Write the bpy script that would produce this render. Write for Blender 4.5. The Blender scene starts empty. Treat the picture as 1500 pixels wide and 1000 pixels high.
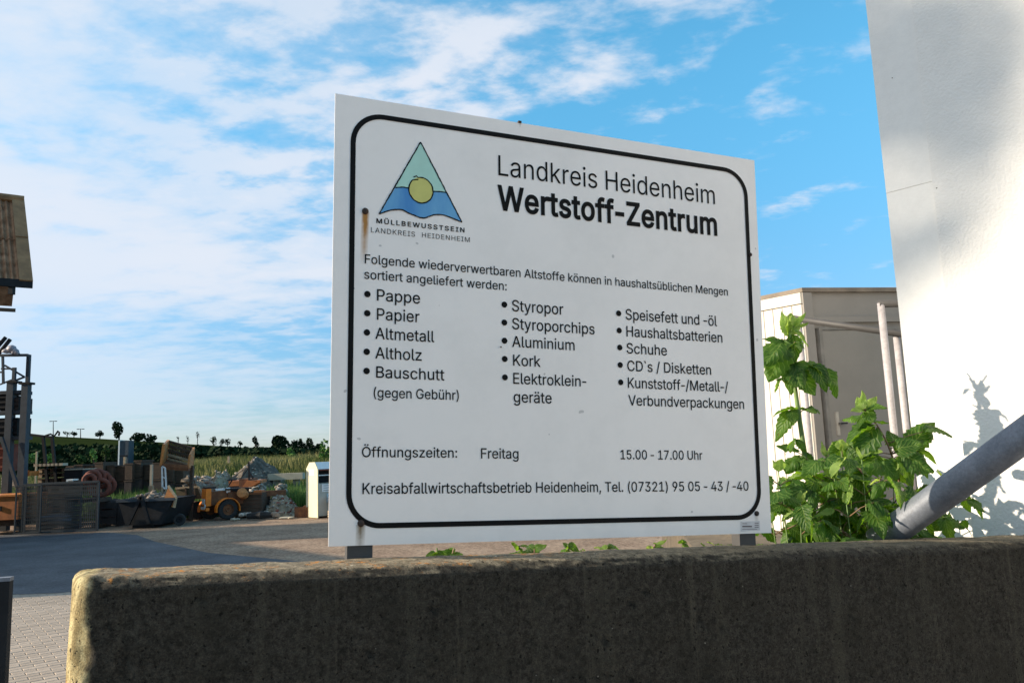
import bpy, bmesh, math, random
from mathutils import Vector, Matrix, noise
random.seed(7)
S = bpy.context.scene
COL = S.collection
V = Vector
# ------------------------------------------------------------------ camera
F = 1150.0; CX, CY = 750.0, 500.0
PITCH = math.atan(.139); ROLL = math.atan(.0381)
CAM = V((0, 0, 1.8))
fw = V((0, math.cos(PITCH), math.sin(PITCH)))
u0 = V((0, -math.sin(PITCH), math.cos(PITCH)))
r0 = V((1, 0, 0))
rt = r0*math.cos(ROLL) - u0*math.sin(ROLL)
up = u0*math.cos(ROLL) + r0*math.sin(ROLL)
cam = bpy.data.cameras.new('camera'); camo = bpy.data.objects.new('camera', cam); COL.objects.link(camo)
cam.sensor_width = 36; cam.lens = 36*F/1500; cam.clip_end = 3000; cam.clip_start = .05
m = Matrix((rt, up, -fw)).transposed().to_4x4(); m.translation = CAM; camo.matrix_world = m
S.camera = camo

# ------------------------------------------------------------------ sun and sky
SUN_EL = math.radians(20); PHI = math.radians(-6)      # light comes from the left (-X)
sdir = V((-math.cos(PHI)*math.cos(SUN_EL), math.sin(PHI)*math.cos(SUN_EL), math.sin(SUN_EL)))
sun = bpy.data.lights.new('sun', 'SUN'); sun.energy = 5.0; sun.angle = math.radians(.5); sun.color = (1, .86, .68)
suno = bpy.data.objects.new('sun', sun); COL.objects.link(suno)
suno.rotation_euler = sdir.to_track_quat('Z', 'Y').to_euler(); suno.location = (-20, 0, 20)
W = bpy.data.worlds.new('World'); S.world = W; W.use_nodes = True
wn = W.node_tree.nodes; wl = W.node_tree.links; wn.clear()
def N(t, tree=wn, **k):
    n = tree.new(t)
    for a, b in k.items(): setattr(n, a, b)
    return n
sky = N('ShaderNodeTexSky'); sky.sky_type = 'NISHITA'; sky.sun_disc = False
sky.sun_elevation = SUN_EL; sky.sun_rotation = math.atan2(sdir.x, sdir.y)
sky.air_density = 1.0; sky.dust_density = .35; sky.ozone_density = 2.2; sky.altitude = 500
hs = N('ShaderNodeHueSaturation'); hs.inputs['Saturation'].default_value = 1.0
wl.new(sky.outputs[0], hs.inputs['Color'])
mul = N('ShaderNodeMix'); mul.data_type = 'RGBA'; mul.blend_type = 'MULTIPLY'; mul.inputs[0].default_value = 1;  wl.new(hs.outputs[0], mul.inputs[6])
tint = N('ShaderNodeMix'); tint.data_type = 'RGBA'; tint.inputs[6].default_value = (.43, .49, .63, 1); tint.inputs[7].default_value = (.60, 1.30, 1.27, 1)
gsep = N('ShaderNodeSeparateXYZ'); gtc = N('ShaderNodeTexCoord'); wl.new(gtc.outputs['Generated'], gsep.inputs[0])
gmr = N('ShaderNodeMapRange'); gmr.interpolation_type = 'SMOOTHSTEP'; gmr.inputs['From Min'].default_value = -.02; gmr.inputs['From Max'].default_value = .52
wl.new(gsep.outputs['Z'], gmr.inputs['Value']); wl.new(gmr.outputs[0], tint.inputs[0]); wl.new(tint.outputs[2], mul.inputs[7])
tc = N('ShaderNodeTexCoord'); sep = N('ShaderNodeSeparateXYZ'); wl.new(tc.outputs['Generated'], sep.inputs[0])
def M_(op, a, b=None, c=None, clamp=False, nodes=wn, links=wl):
    n = nodes.new('ShaderNodeMath'); n.operation = op; n.use_clamp = clamp
    for i, x in enumerate((a, b, c)):
        if x is None: continue
        if isinstance(x, (int, float)): n.inputs[i].default_value = x
        else: links.new(x, n.inputs[i])
    return n.outputs[0]
zc = M_('ADD', M_('MAXIMUM', sep.outputs['Z'], 0), .12)
px_ = M_('DIVIDE', sep.outputs['X'], zc); py_ = M_('DIVIDE', sep.outputs['Y'], zc)
cmb = N('ShaderNodeCombineXYZ'); wl.new(px_, cmb.inputs[0]); wl.new(py_, cmb.inputs[1])
nA = N('ShaderNodeTexNoise'); nA.inputs['Scale'].default_value = 4.6; nA.inputs['Detail'].default_value = 9; nA.inputs['Roughness'].default_value = .58; nA.inputs['Distortion'].default_value = .1
nB = N('ShaderNodeTexNoise'); nB.inputs['Scale'].default_value = .8; nB.inputs['Detail'].default_value = 4; nB.inputs['Roughness'].default_value = .5
mpA = N('ShaderNodeMapping'); mpA.inputs['Rotation'].default_value = (0, 0, .5); mpA.inputs['Scale'].default_value = (1, 1.3, 1); mpA.inputs['Location'].default_value = (4.3, 1.7, 0)
wl.new(cmb.outputs[0], mpA.inputs[0]); wl.new(mpA.outputs[0], nA.inputs['Vector'])
mpB = N('ShaderNodeMapping'); mpB.inputs['Location'].default_value = (2.0, 5.1, 3)
wl.new(cmb.outputs[0], mpB.inputs[0]); wl.new(mpB.outputs[0], nB.inputs['Vector'])
# the cloud field thickens towards the west (left)
azw = M_('MAXIMUM', M_('MULTIPLY', M_('ADD', sep.outputs['X'], .02), -.50), -.05)
dens = M_('ADD', M_('ADD', M_('MULTIPLY', nA.outputs[0], .95), M_('MULTIPLY', nB.outputs[0], .55)), azw)
mrc = N('ShaderNodeMapRange'); mrc.interpolation_type = 'SMOOTHSTEP'
mrc.inputs['From Min'].default_value = .70; mrc.inputs['From Max'].default_value = .95
wl.new(dens, mrc.inputs['Value'])
nC = N('ShaderNodeTexNoise'); nC.inputs['Scale'].default_value = 1.6; nC.inputs['Detail'].default_value = 5
wl.new(mpB.outputs[0], nC.inputs['Vector'])
rmp = N('ShaderNodeMapRange'); rmp.inputs['From Min'].default_value = .3; rmp.inputs['From Max'].default_value = .7
rmp.inputs['To Min'].default_value = .55; rmp.inputs['To Max'].default_value = .92; wl.new(nC.outputs[0], rmp.inputs['Value'])
lowf = N('ShaderNodeMapRange'); lowf.interpolation_type = 'SMOOTHSTEP'; lowf.inputs['From Min'].default_value = 0; lowf.inputs['From Max'].default_value = .28; lowf.inputs['To Min'].default_value = .25; wl.new(sep.outputs['Z'], lowf.inputs['Value'])
cm1 = M_('MULTIPLY', M_('MULTIPLY', mrc.outputs[0], rmp.outputs[0]), lowf.outputs[0])
vd = M_('ADD', M_('ADD', M_('MULTIPLY', nB.outputs[0], .9), M_('MULTIPLY', nA.outputs[0], .62)), M_('MULTIPLY', M_('ADD', sep.outputs['X'], .10), -.75))
vr = N('ShaderNodeMapRange'); vr.interpolation_type = 'SMOOTHSTEP'; vr.inputs['From Min'].default_value = .66; vr.inputs['From Max'].default_value = 1.12; vr.inputs['To Max'].default_value = .70; wl.new(vd, vr.inputs['Value'])
lowg = N('ShaderNodeMapRange'); lowg.inputs['From Min'].default_value = .02; lowg.inputs['From Max'].default_value = .2; lowg.inputs['To Min'].default_value = .45; wl.new(sep.outputs['Z'], lowg.inputs['Value'])
cmask = M_('MAXIMUM', cm1, M_('ADD', M_('MULTIPLY', cm1, .25), M_('MULTIPLY', vr.outputs[0], lowg.outputs[0])))
mixc = N('ShaderNodeMix'); mixc.data_type = 'RGBA'
wl.new(cmask, mixc.inputs[0]); wl.new(mul.outputs[2], mixc.inputs[6]); mixc.inputs[7].default_value = (3.45, 3.62, 3.98, 1)
bg = N('ShaderNodeBackground'); bg.inputs[1].default_value = .15; wl.new(mixc.outputs[2], bg.inputs[0])
wo = N('ShaderNodeOutputWorld'); wl.new(bg.outputs[0], wo.inputs[0])
S.view_settings.view_transform = 'Standard'; S.view_settings.look = 'None'; S.view_settings.gamma = 1
S.view_settings.use_curve_mapping = False; S.view_settings.exposure = 0.66
S.render.engine = 'CYCLES'; S.cycles.max_bounces = 6; S.cycles.transparent_max_bounces = 8

# ------------------------------------------------------------------ helpers
def ray(x, y): return fw + rt*((x-CX)/F) - up*((y-CY)/F)
def at(x, y, Y):
    d = ray(x, y); return CAM + d*(Y/d.y)
def gr(x, y, z=0.0):
    d = ray(x, y); return CAM + d*((z-CAM.z)/d.z)

def mat(name, col, rough=.8, var=.25, scale=6, bump=0., bscale=None, metal=0., col2=None, thr=None, detail=6, stretch=None, coat=0, spec=.5, grain=0., gscale=60):
    m = bpy.data.materials.new(name); m.use_nodes = True
    n = m.node_tree.nodes; l = m.node_tree.links; b = n['Principled BSDF']
    b.inputs['Roughness'].default_value = rough; b.inputs['Metallic'].default_value = metal
    b.inputs['Specular IOR Level'].default_value = spec
    t = n.new('ShaderNodeTexCoord'); mp = n.new('ShaderNodeMapping'); l.new(t.outputs['Object'], mp.inputs[0])
    if stretch: mp.inputs['Scale'].default_value = stretch
    ns = n.new('ShaderNodeTexNoise'); ns.inputs['Scale'].default_value = scale; ns.inputs['Detail'].default_value = detail; ns.inputs['Roughness'].default_value = .65
    l.new(mp.outputs[0], ns.inputs['Vector'])
    cr = n.new('ShaderNodeValToRGB'); l.new(ns.outputs[0], cr.inputs[0])
    c = V(col[:3]); c2 = V(col2) if col2 else c*(1+var)
    c1 = c*(1-var) if not col2 else c
    a, bb = thr if thr else (.33, .67)
    cr.color_ramp.elements[0].position = a; cr.color_ramp.elements[1].position = bb
    cr.color_ramp.elements[0].color = (*c1, 1); cr.color_ramp.elements[1].color = (*[min(1, x) for x in c2], 1)
    l.new(cr.outputs[0], b.inputs['Base Color'])
    if grain:
        gn = n.new('ShaderNodeTexNoise'); gn.inputs['Scale'].default_value = gscale; gn.inputs['Detail'].default_value = 3; gn.inputs['Roughness'].default_value = .8; l.new(t.outputs['Object'], gn.inputs['Vector'])
        gm = n.new('ShaderNodeMapRange'); gm.inputs['From Min'].default_value = .3; gm.inputs['From Max'].default_value = .7; gm.inputs['To Min'].default_value = 1-grain; gm.inputs['To Max'].default_value = 1+grain; l.new(gn.outputs[0], gm.inputs['Value'])
        gh = n.new('ShaderNodeHueSaturation'); l.new(cr.outputs[0], gh.inputs['Color']); l.new(gm.outputs[0], gh.inputs['Value']); l.new(gh.outputs[0], b.inputs['Base Color'])
    if bump:
        bn = n.new('ShaderNodeTexNoise'); bn.inputs['Scale'].default_value = bscale or scale*4; bn.inputs['Detail'].default_value = 5
        l.new(mp.outputs[0], bn.inputs['Vector'])
        bp = n.new('ShaderNodeBump'); bp.inputs['Strength'].default_value = 1; bp.inputs['Distance'].default_value = bump
        l.new(bn.outputs[0], bp.inputs['Height']); l.new(bp.outputs[0], b.inputs['Normal'])
    return m

class MB:
    def __init__(s): s.v = []; s.f = []; s.uv = []
    def add(s, vs, fs):
        k = len(s.v); s.v += [tuple(x) for x in vs]; s.f += [tuple(i+k for i in f) for f in fs]; return s
    def hexa(s, p):   # 8 points: bottom 4 ccw, top 4 ccw
        return s.add(p, [(3,2,1,0),(4,5,6,7),(0,1,5,4),(1,2,6,5),(2,3,7,6),(3,0,4,7)])
    def box(s, c, size, rz=0, M=None):
        hx, hy, hz = size[0]/2, size[1]/2, size[2]/2
        p = [V((x, y, z)) for z in (-hz, hz) for x, y in ((-hx,-hy),(hx,-hy),(hx,hy),(-hx,hy))]
        R = Matrix.Rotation(rz, 3, 'Z') if M is None else M
        return s.hexa([R @ q + V(c) for q in p])
    def b2(s, x0, x1, y0, y1, z0, z1): return s.box(((x0+x1)/2,(y0+y1)/2,(z0+z1)/2), (abs(x1-x0),abs(y1-y0),abs(z1-z0)))
    def bar(s, a, b, w, h=None):
        a, b = V(a), V(b); d = (b-a); L = d.length; d.normalize()
        q = d.to_track_quat('X', 'Z').to_matrix()
        return s.box((a+b)/2, (L, w, h or w), M=q)
    def tube(s, pts, r, n=8, cap=True):
        pts = [V(p) for p in pts]; rs = r if isinstance(r, (list, tuple)) else [r]*len(pts)
        vs = []; fs = []
        prev = None
        for i, p in enumerate(pts):
            d = (pts[min(i+1, len(pts)-1)] - pts[max(i-1, 0)]).normalized()
            if prev is None:
                a = d.orthogonal().normalized()
            else:
                a = (prev - d*prev.dot(d)).normalized()
            prev = a; b = d.cross(a)
            for k in range(n):
                t = 2*math.pi*k/n; vs.append(p + (a*math.cos(t)+b*math.sin(t))*rs[i])
        for i in range(len(pts)-1):
            for k in range(n):
                k2 = (k+1) % n; fs.append((i*n+k, i*n+k2, (i+1)*n+k2, (i+1)*n+k))
        if cap: fs.append(tuple(range(n))[::-1]); fs.append(tuple((len(pts)-1)*n+k for k in range(n)))
        return s.add(vs, fs)
    def lathe(s, prof, n=20, M=Matrix.Identity(4)):   # prof: (r, z)
        vs = []; fs = []
        for r, z in prof:
            for k in range(n):
                t = 2*math.pi*k/n; vs.append(M @ V((r*math.cos(t), r*math.sin(t), z)))
        for i in range(len(prof)-1):
            for k in range(n):
                k2 = (k+1) % n; fs.append((i*n+k, i*n+k2, (i+1)*n+k2, (i+1)*n+k))
        return s.add(vs, fs)
    def prism(s, poly, off):   # poly: list of 3D pts, off: vector
        n = len(poly); off = V(off); vs = [V(p) for p in poly] + [V(p)+off for p in poly]
        return s.add(vs, [tuple(range(n))[::-1], tuple(range(n, 2*n))] + [(i, (i+1)%n, (i+1)%n+n, i+n) for i in range(n)])
    def rock(s, c, r, sq=.7, rng=random):
        bmv = ICO; sc = V((r*rng.uniform(.7, 1.2), r*rng.uniform(.7, 1.2), r*sq*rng.uniform(.7, 1.2)))
        R = Matrix.Rotation(rng.uniform(0, 6.3), 3, 'Z') @ Matrix.Rotation(rng.uniform(-.5, .5), 3, 'X')
        return s.add([R @ V((p[0]*sc.x*rng.uniform(.8, 1.15), p[1]*sc.y*rng.uniform(.8, 1.15), p[2]*sc.z*rng.uniform(.8, 1.15))) + V(c) for p in bmv[0]], bmv[1])
    def build(s, name, m, parent=None, smooth=False, origin=None):
        me = bpy.data.meshes.new(name)
        o_ = V(origin) if origin is not None else V((0, 0, 0))
        me.from_pydata([tuple(V(p)-o_) for p in s.v], [], s.f); me.validate(); me.update()
        if m: me.materials.append(m)
        bm = bmesh.new(); bm.from_mesh(me); bmesh.ops.recalc_face_normals(bm, faces=bm.faces); bm.to_mesh(me); bm.free()
        if smooth: me.shade_smooth()
        o = bpy.data.objects.new(name, me); COL.objects.link(o)
        if parent:
            o.parent = parent; o.matrix_parent_inverse = Matrix.Identity(4)
            if origin is None: o.location = -parent.location if not parent.parent else -(parent.location + parent.parent.location)
            else: o.location = o_ - parent.location
        elif origin is not None: o.location = o_
        return o
_b = bmesh.new(); bmesh.ops.create_icosphere(_b, subdivisions=1, radius=1)
_b.verts.ensure_lookup_table(); ICO = ([tuple(v.co) for v in _b.verts], [tuple(v.index for v in f.verts) for f in _b.faces]); _b.free()

def tag(o, label=None, cat=None, group=None, kind=None):
    if label: o['label'] = label
    if cat: o['category'] = cat
    if group: o['group'] = group
    if kind: o['kind'] = kind
    return o
def thing(name, label, cat, loc=(0, 0, 0), group=None):
    o = bpy.data.objects.new(name, None); o.empty_display_size = .2; o.location = loc; COL.objects.link(o)
    return tag(o, label, cat, group)

# ------------------------------------------------------------------ materials
def leafmat(name, c1, c2, trans=.46):
    m = bpy.data.materials.new(name); m.use_nodes = True
    n = m.node_tree.nodes; l = m.node_tree.links; b = n['Principled BSDF']; out = n['Material Output']
    uv = n.new('ShaderNodeUVMap'); sp = n.new('ShaderNodeSeparateXYZ'); l.new(uv.outputs[0], sp.inputs[0])
    # u along 0..1, v across -1..1 stored as 0..1
    mm = lambda op, a, b_=None: M_(op, a, b_, nodes=n, links=l)
    av = mm('ABSOLUTE', mm('SUBTRACT', sp.outputs[1], .5))
    side = mm('SUBTRACT', mm('MULTIPLY', sp.outputs[0], 8.0), mm('MULTIPLY', av, 5.0))
    fr = mm('ABSOLUTE', mm('SUBTRACT', mm('FRACT', side), .5))
    vein = mm('LESS_THAN', fr, .07); mid = mm('LESS_THAN', av, .022)
    vn = mm('MAXIMUM', vein, mid)
    oi = n.new('ShaderNodeObjectInfo')
    ns = n.new('ShaderNodeTexNoise'); ns.inputs['Scale'].default_value = 4; ns.inputs['Detail'].default_value = 4
    tcx = n.new('ShaderNodeTexCoord'); l.new(tcx.outputs['Object'], ns.inputs['Vector'])
    f = mm('ADD', mm('MULTIPLY', oi.outputs['Random'], .7), mm('MULTIPLY', ns.outputs[0], .4))
    mx = n.new('ShaderNodeMix'); mx.data_type = 'RGBA'; l.new(f, mx.inputs[0]); mx.inputs[6].default_value = (*c1, 1); mx.inputs[7].default_value = (*c2, 1)
    mx2 = n.new('ShaderNodeMix'); mx2.data_type = 'RGBA'; l.new(mm('MULTIPLY', vn, .45), mx2.inputs[0]); l.new(mx.outputs[2], mx2.inputs[6]); mx2.inputs[7].default_value = (.22, .30, .07, 1)
    bn_ = n.new('ShaderNodeTexNoise'); bn_.inputs['Scale'].default_value = 9; bn_.inputs['Detail'].default_value = 3; ad = n.new('ShaderNodeVectorMath'); ad.operation = 'ADD'; l.new(tcx.outputs['Object'], ad.inputs[0]); l.new(oi.outputs['Location'], ad.inputs[1]); l.new(ad.outputs[0], bn_.inputs['Vector'])
    mx3 = n.new('ShaderNodeMix'); mx3.data_type = 'RGBA'; l.new(mm('MULTIPLY', mm('GREATER_THAN', bn_.outputs[0], .71), .75), mx3.inputs[0]); l.new(mx2.outputs[2], mx3.inputs[6]); mx3.inputs[7].default_value = (.16, .09, .03, 1); mx2 = mx3
    l.new(mx2.outputs[2], b.inputs['Base Color']); b.inputs['Roughness'].default_value = .5; b.inputs['Specular IOR Level'].default_value = .35
    tr = n.new('ShaderNodeBsdfTranslucent'); hsx = n.new('ShaderNodeHueSaturation'); hsx.inputs['Value'].default_value = 3.1; hsx.inputs['Saturation'].default_value = 1.12; hsx.inputs['Hue'].default_value = .478
    l.new(mx2.outputs[2], hsx.inputs['Color']); l.new(hsx.outputs[0], tr.inputs[0])
    ms = n.new('ShaderNodeMixShader'); ms.inputs[0].default_value = trans; l.new(b.outputs[0], ms.inputs[1]); l.new(tr.outputs[0], ms.inputs[2]); l.new(ms.outputs[0], out.inputs[0])
    bp = n.new('ShaderNodeBump'); bp.inputs['Distance'].default_value = .003; l.new(mm('MULTIPLY', fr, 1.0), bp.inputs['Height']); l.new(bp.outputs[0], b.inputs['Normal'])
    return m
M_leaf = leafmat('raspberry_leaf', (.022, .072, .010), (.075, .16, .022))
M_leafY = leafmat('young_leaf', (.12, .22, .04), (.24, .33, .10))
M_stemg = mat('green_stem', (.12, .19, .05), .6, .3, 20)
M_stemr = mat('reddish_stem', (.17, .10, .05), .6, .3, 20)
M_gal = mat('galvanised_pipe', (.11, .125, .15), .55, .3, 9, .0015, 40, metal=.2, col2=(.19, .205, .235), grain=.2, gscale=90)
M_galn = mat('galvanised_posts', (.38, .355, .36), .55, .15, 12, grain=.15, gscale=40)
M_darksteel = mat('dark_steel', (.016, .017, .019), .7, .3, 5, spec=.2)
M_bluesteel = mat('blue_grey_steel', (.045, .056, .068), .6, .2, 5, spec=.3)
M_greysteel = mat('grey_mesh_wire', (.040, .047, .052), .6, .2, 5, spec=.3)
M_rust = mat('rusty_iron', (.10, .035, .015), .85, .5, 6, .004, 30, col2=(.24, .10, .04))
M_orange = mat('faded_orange_paint', (.55, .19, .04), .5, .2, 6, .001, 30)
M_orangeD = mat('dark_orange_paint', (.42, .13, .03), .6, .3, 3)
M_yellow = mat('yellow_orange_paint', (.80, .205, .008), .5, .2, 8)
M_white = mat('white_paint', (.74, .73, .70), .5, .08, 8)
M_cream = mat('cream_sheet_metal', (.72, .66, .45), .45, .05, 3)
M_creamd = mat('grey_cream_sheet', (.42, .42, .36), .5, .08, 3)
M_tyre = mat('tyre_rubber', (.02, .02, .02), .9, .3, 20, .004, 60)
M_wood = mat('weathered_wood', (.075, .045, .028), .85, .4, 4, .003, 30, stretch=(1, 1, 8))
M_woodl = mat('pale_wood', (.42, .30, .18), .8, .25, 5, .003, 30, stretch=(1, 1, 6))
M_woodo = mat('orange_brown_planks', (.46, .19, .06), .75, .3, 5, .003, 30, stretch=(1, 1, 6))
M_brick = mat('brown_block_package', (.052, .036, .032), .85, .4, 4, .004, 20)
M_brickr = mat('red_clay', (.19, .052, .03), .8, .35, 6, .004, 20)
M_stone = mat('pale_rubble', (.42, .38, .32), .9, .35, 5, .01, 12)
M_stoned = mat('grey_rubble', (.25, .205, .16), .9, .4, 5, .01, 12)
M_dirt = mat('dark_earth', (.06, .05, .04), .95, .4, 2.5, .03, 6, col2=(.18, .15, .12), spec=.1)
M_dirtl = mat('light_earth', (.30, .23, .15), .95, .4, 2.5, .03, 6)
M_conc = mat('pale_concrete', (.42, .37, .28), .9, .15, 3, .003, 30)
M_foliage = mat('foliage_dark', (.012, .024, .008), .9, .4, 1.2, spec=.1)
M_foliage2 = mat('foliage_mid', (.035, .06, .015), .9, .4, 1.2, spec=.1)
M_foliage3 = mat('foliage_bright', (.11, .20, .03), .8, .3, 1.2)
M_bark = mat('bark', (.05, .04, .03), .9, .3, 6)
M_grass = mat('meadow_grass', (.085, .11, .028), .9, .3, .35, col2=(.26, .235, .10), thr=(.4, .6), spec=.1)
M_grassg = mat('green_weeds', (.06, .12, .02), .9, .3, .8, col2=(.11, .20, .035))
M_roof = mat('corrugated_fibre_cement', (.19, .088, .045), .9, .35, 4, .004, 30, col2=(.42, .24, .14), spec=.1)
M_lead = mat('aged_flashing', (.27, .145, .065), .85, .3, 3, .003, 20)
M_black = mat('black_print', (.006, .006, .006), .6, .05, 4, spec=.12)
M_bluebag = mat('blue_grey_sacks', (.16, .20, .26), .7, .2, 3)

# ------------------------------------------------------------------ terrain
def hill(x, y):
    if y < 34: return -.03
    if y < 60:
        px = CX + F*x/max(y, 1); k = min(1, (y-34)/12.0); k = k*k*(3-2*k)
        return -.03 + k*(.75 + .65*max(0, min(1, (px-200)/80.0)))
    # ridge 230 m away, falling to the right
    prof = max(0.0, min(1.0, (y-60)/170.0)); prof = prof*prof*(3-2*prof)
    px = CX + F*x/max(y, 1)
    top = 11.9 - (px-60)*.0186 if px < 480 else 4.1 - (px-480)*.004
    top = max(1.6, min(14.5, top-1.8))
    kk = .75 + .65*max(0, min(1, (px-200)/80.0)); z = -.03 + kk + prof*(top+.9-kk)
    if y > 235: z -= min((y-235)*.05, 12)
    return z
mb = MB(); xs = [-700+i*14 for i in range(45)] + [-70+i*3.5 for i in range(20)] + [i*14 for i in range(51)]
ys = [-60, -20, 0, 10, 20, 28, 34, 37, 40, 43, 46, 50, 55] + [60+i*9 for i in range(30)] + [345, 420, 600, 900, 1500]
vs = []
for y in ys:
    for x in xs: vs.append((x, y, hill(x, y) + (noise.noise(V((x*.02, y*.02, 0)))*.5 if y > 70 else 0)))
nx = len(xs); fs = [(j*nx+i, j*nx+i+1, (j+1)*nx+i+1, (j+1)*nx+i) for j in range(len(ys)-1) for i in range(nx-1)]
mb.add(vs, fs)
M_field = mat('field_and_hillside', (.012, .020, .007), .95, .3, .03, .05, 2, col2=(.034, .046, .014), detail=12, spec=0)
tag(mb.build('field', M_field, smooth=True), kind='structure')

M_asph = mat('yard_gravel', (.22, .15, .105), .95, .12, .9, .012, 40, col2=(.37, .27, .19), detail=12, grain=.5, gscale=14, spec=.05)
mb = MB(); n_ = 36
vs = []; x0, x1, y0, y1 = -45, 14, -30, 27.2
for j in range(n_+1):
    for i in range(n_+1):
        x = x0+(x1-x0)*i/n_; y = y0+(y1-y0)*j/n_
        if j == n_: y += noise.noise(V((x*.4, 0, 5)))*.5
        vs.append((x, y, -.02))
mb.add(vs, [(j*(n_+1)+i, j*(n_+1)+i+1, (j+1)*(n_+1)+i+1, (j+1)*(n_+1)+i) for j in range(n_) for i in range(n_)])
tag(mb.build('yard_ground', M_asph), kind='structure')

# block paving, laid in running bond at 40 degrees, each block its own piece close by
M_joint = mat('paving_joint_sand', (.21, .17, .13), .95, .2, 8)
M_pave = mat('concrete_paver', (.38, .31, .245), .9, .12, 14, .002, 60, spec=.15, grain=.12, gscale=150)
def pv_noise(m):
    n = m.node_tree.nodes; l = m.node_tree.links; b = n['Principled BSDF']
    src = b.inputs['Base Color'].links[0].from_socket
    oi = n.new('ShaderNodeObjectInfo'); g = n.new('ShaderNodeNewGeometry')
    s_ = M_('ADD', M_('MULTIPLY', g.outputs['Random Per Island'], .5, nodes=n, links=l), M_('MULTIPLY', oi.outputs['Random'], .5, nodes=n, links=l), nodes=n, links=l)
    h = n.new('ShaderNodeHueSaturation'); l.new(src, h.inputs['Color'])
    l.new(M_('ADD', M_('MULTIPLY', s_, .42, nodes=n, links=l), .80, nodes=n, links=l), h.inputs['Value']); l.new(h.outputs[0], b.inputs['Base Color'])
pv_noise(M_pave)
def edgeline(x):  # far edge of the paving
    return 21.2 if x < -9.5 else max(12.0, 21.2 - (x+9.5)*1.0)
mb = MB(); pl = [(-30, 1), (6.5, 1), (-.3, 12.0)]
poly = [V((x_, y_, -.008)) for x_, y_ in ((-30, 11.9), (.4, 11.9), (-1.6, 12.9), (-3.8, 14.3), (-6.3, 16.3), (-8.6, 19.0), (-10.0, 21.0), (-11.3, 22.1), (-13.5, 22.6), (-30, 22.8))]
mb.add(poly, [tuple(range(10))])
M_tar = mat('shade_dark_asphalt', (.066, .068, .074), .85, .2, .8, .004, 120, col2=(.12, .122, .13), detail=12, grain=.35, gscale=22, spec=.2)  # shade lying over this ground put into a dark surface colour
tag(mb.build('road', M_tar), kind='structure'); mb = MB()
poly = [V((-40, -30, -.012)), V((6, -30, -.012)), V((3, 1.0, -.012)), V((3, 11.95, -.012)), V((-40, 11.95, -.012))]
mb.add(poly, [tuple(range(5))])
pav = tag(mb.build('pavement', M_joint), kind='structure')
L_, W_ = .20, .10; G_ = .005
ca, sa = math.cos(math.radians(38)), math.sin(math.radians(38))
def paver_pts(cx, cy, dz, cham=.006):
    pts = []
    for hz, ins in ((-.03, 0), (-.004, 0), (0, cham)):
        for a, b in ((-1,-1),(1,-1),(1,1),(-1,1)):
            u_ = a*(L_/2-G_/2-ins); w_ = b*(W_/2-G_/2-ins)
            pts.append(V((cx+u_*ca-w_*sa, cy+u_*sa+w_*ca, hz+dz)))
    return pts
PF = [(8,9,10,11)] + [(4+i, 4+(i+1)%4, 8+(i+1)%4, 8+i) for i in range(4)] + [(i, (i+1)%4, 4+(i+1)%4, 4+i) for i in range(4)]
cells = []
for j in range(-60, 330):
    for i in range(-160, 160):
        u_ = (i + .5*(j % 2))*L_; w_ = j*W_
        x = u_*ca - w_*sa; y = u_*sa + w_*ca
        if -9.5 < x < 1.2 and 2.6 < y < 11.8:
            cells.append((x, y))
def visd(c):
    x, y = c; px = CX + F*x/y
    return 0 if -10 < px < 115 and y < 12 else 1
cells.sort(key=lambda c: (visd(c), c[1]))
base = None
pm0 = bpy.data.meshes.new('paver'); pm0.from_pydata([tuple(p) for p in paver_pts(0, 0, 0)], [], PF); pm0.materials.append(M_pave)
for k, (x, y) in enumerate(cells[:300]):
    o = bpy.data.objects.new('paver', pm0); COL.objects.link(o); o.parent = pav
    o.location = (x, y, random.uniform(-.0015, .0015)); o.rotation_euler = (random.uniform(-.004, .004), random.uniform(-.004, .004), random.uniform(-.006, .006))
mb = MB()
PF2 = [PF[0]] + PF[1:5]
for x, y in cells[300:]: mb.add(paver_pts(x, y, random.uniform(-.0015, .0015)), PF2)
o = mb.build('pavers_far', M_pave, pav); o['kind'] = 'stuff'

# raised terrace behind the wall (right) and verge
M_soil = mat('garden_soil', (.10, .08, .055), .95, .3, 3, .02, 12)
mb = MB(); mb.prism([V((.95, 2.62, -.02)), V((1.9, 2.85, -.02)), V((3.0, 4.4, -.02)), V((9, 5.2, -.02)), V((14, 14, -.02)), V((2.3, 13, -.02)), V((1.25, 4.6, -.02))], (0, 0, .86))
tag(mb.build('terrace', M_soil), kind='structure')

# ------------------------------------------------------------------ concrete wall
O_ = V((-0.46113692, 1.94, 1.58861467)); EX = V((1.20719913, .4444812, -.05774566)); EY = V((.0312508, -.03132886, 1.13677144))
ex = EX.normalized(); ey = EY.normalized()
en = ex.cross(ey).normalized()           # towards the camera
if en.y > 0: en = -en
exh = V((ex.x, ex.y, 0)).normalized(); nh = V((exh.y, -exh.x, 0))
def uvp(x, y):                            # photograph point on the sign face -> metres on the sign
    r = ray(x, y); Mx = Matrix((ex, ey, -r)).transposed(); s = Mx.inverted() @ (CAM - O_); return s.x, s.y
WO = O_ + V((0, 0, -.031)) + nh*-.012     # back top edge of wall
TH = .185; SR = 3.1; slope = ex.z/math.hypot(ex.x, ex.y)
def _px(s):
    d = WO + exh*s + nh*TH - CAM; return CX + F*d.dot(rt)/d.dot(fw)
SL = -.62
while _px(SL) < 107: SL += .002
prof = []
def pr(t, z): prof.append((t, z))
z_ = -1.75
while z_ < -.03: pr(0, z_); z_ += .05
for i in range(6): a = math.pi/2*i/5; pr(.02-.02*math.cos(a), -.02+.02*math.sin(a))
for i in range(1, 14): pr(.02+(TH-.055)*i/14, 0)
for i in range(9): pr(TH-.030+.030*i/8, -.022*(i/8)**1.3)
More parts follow.
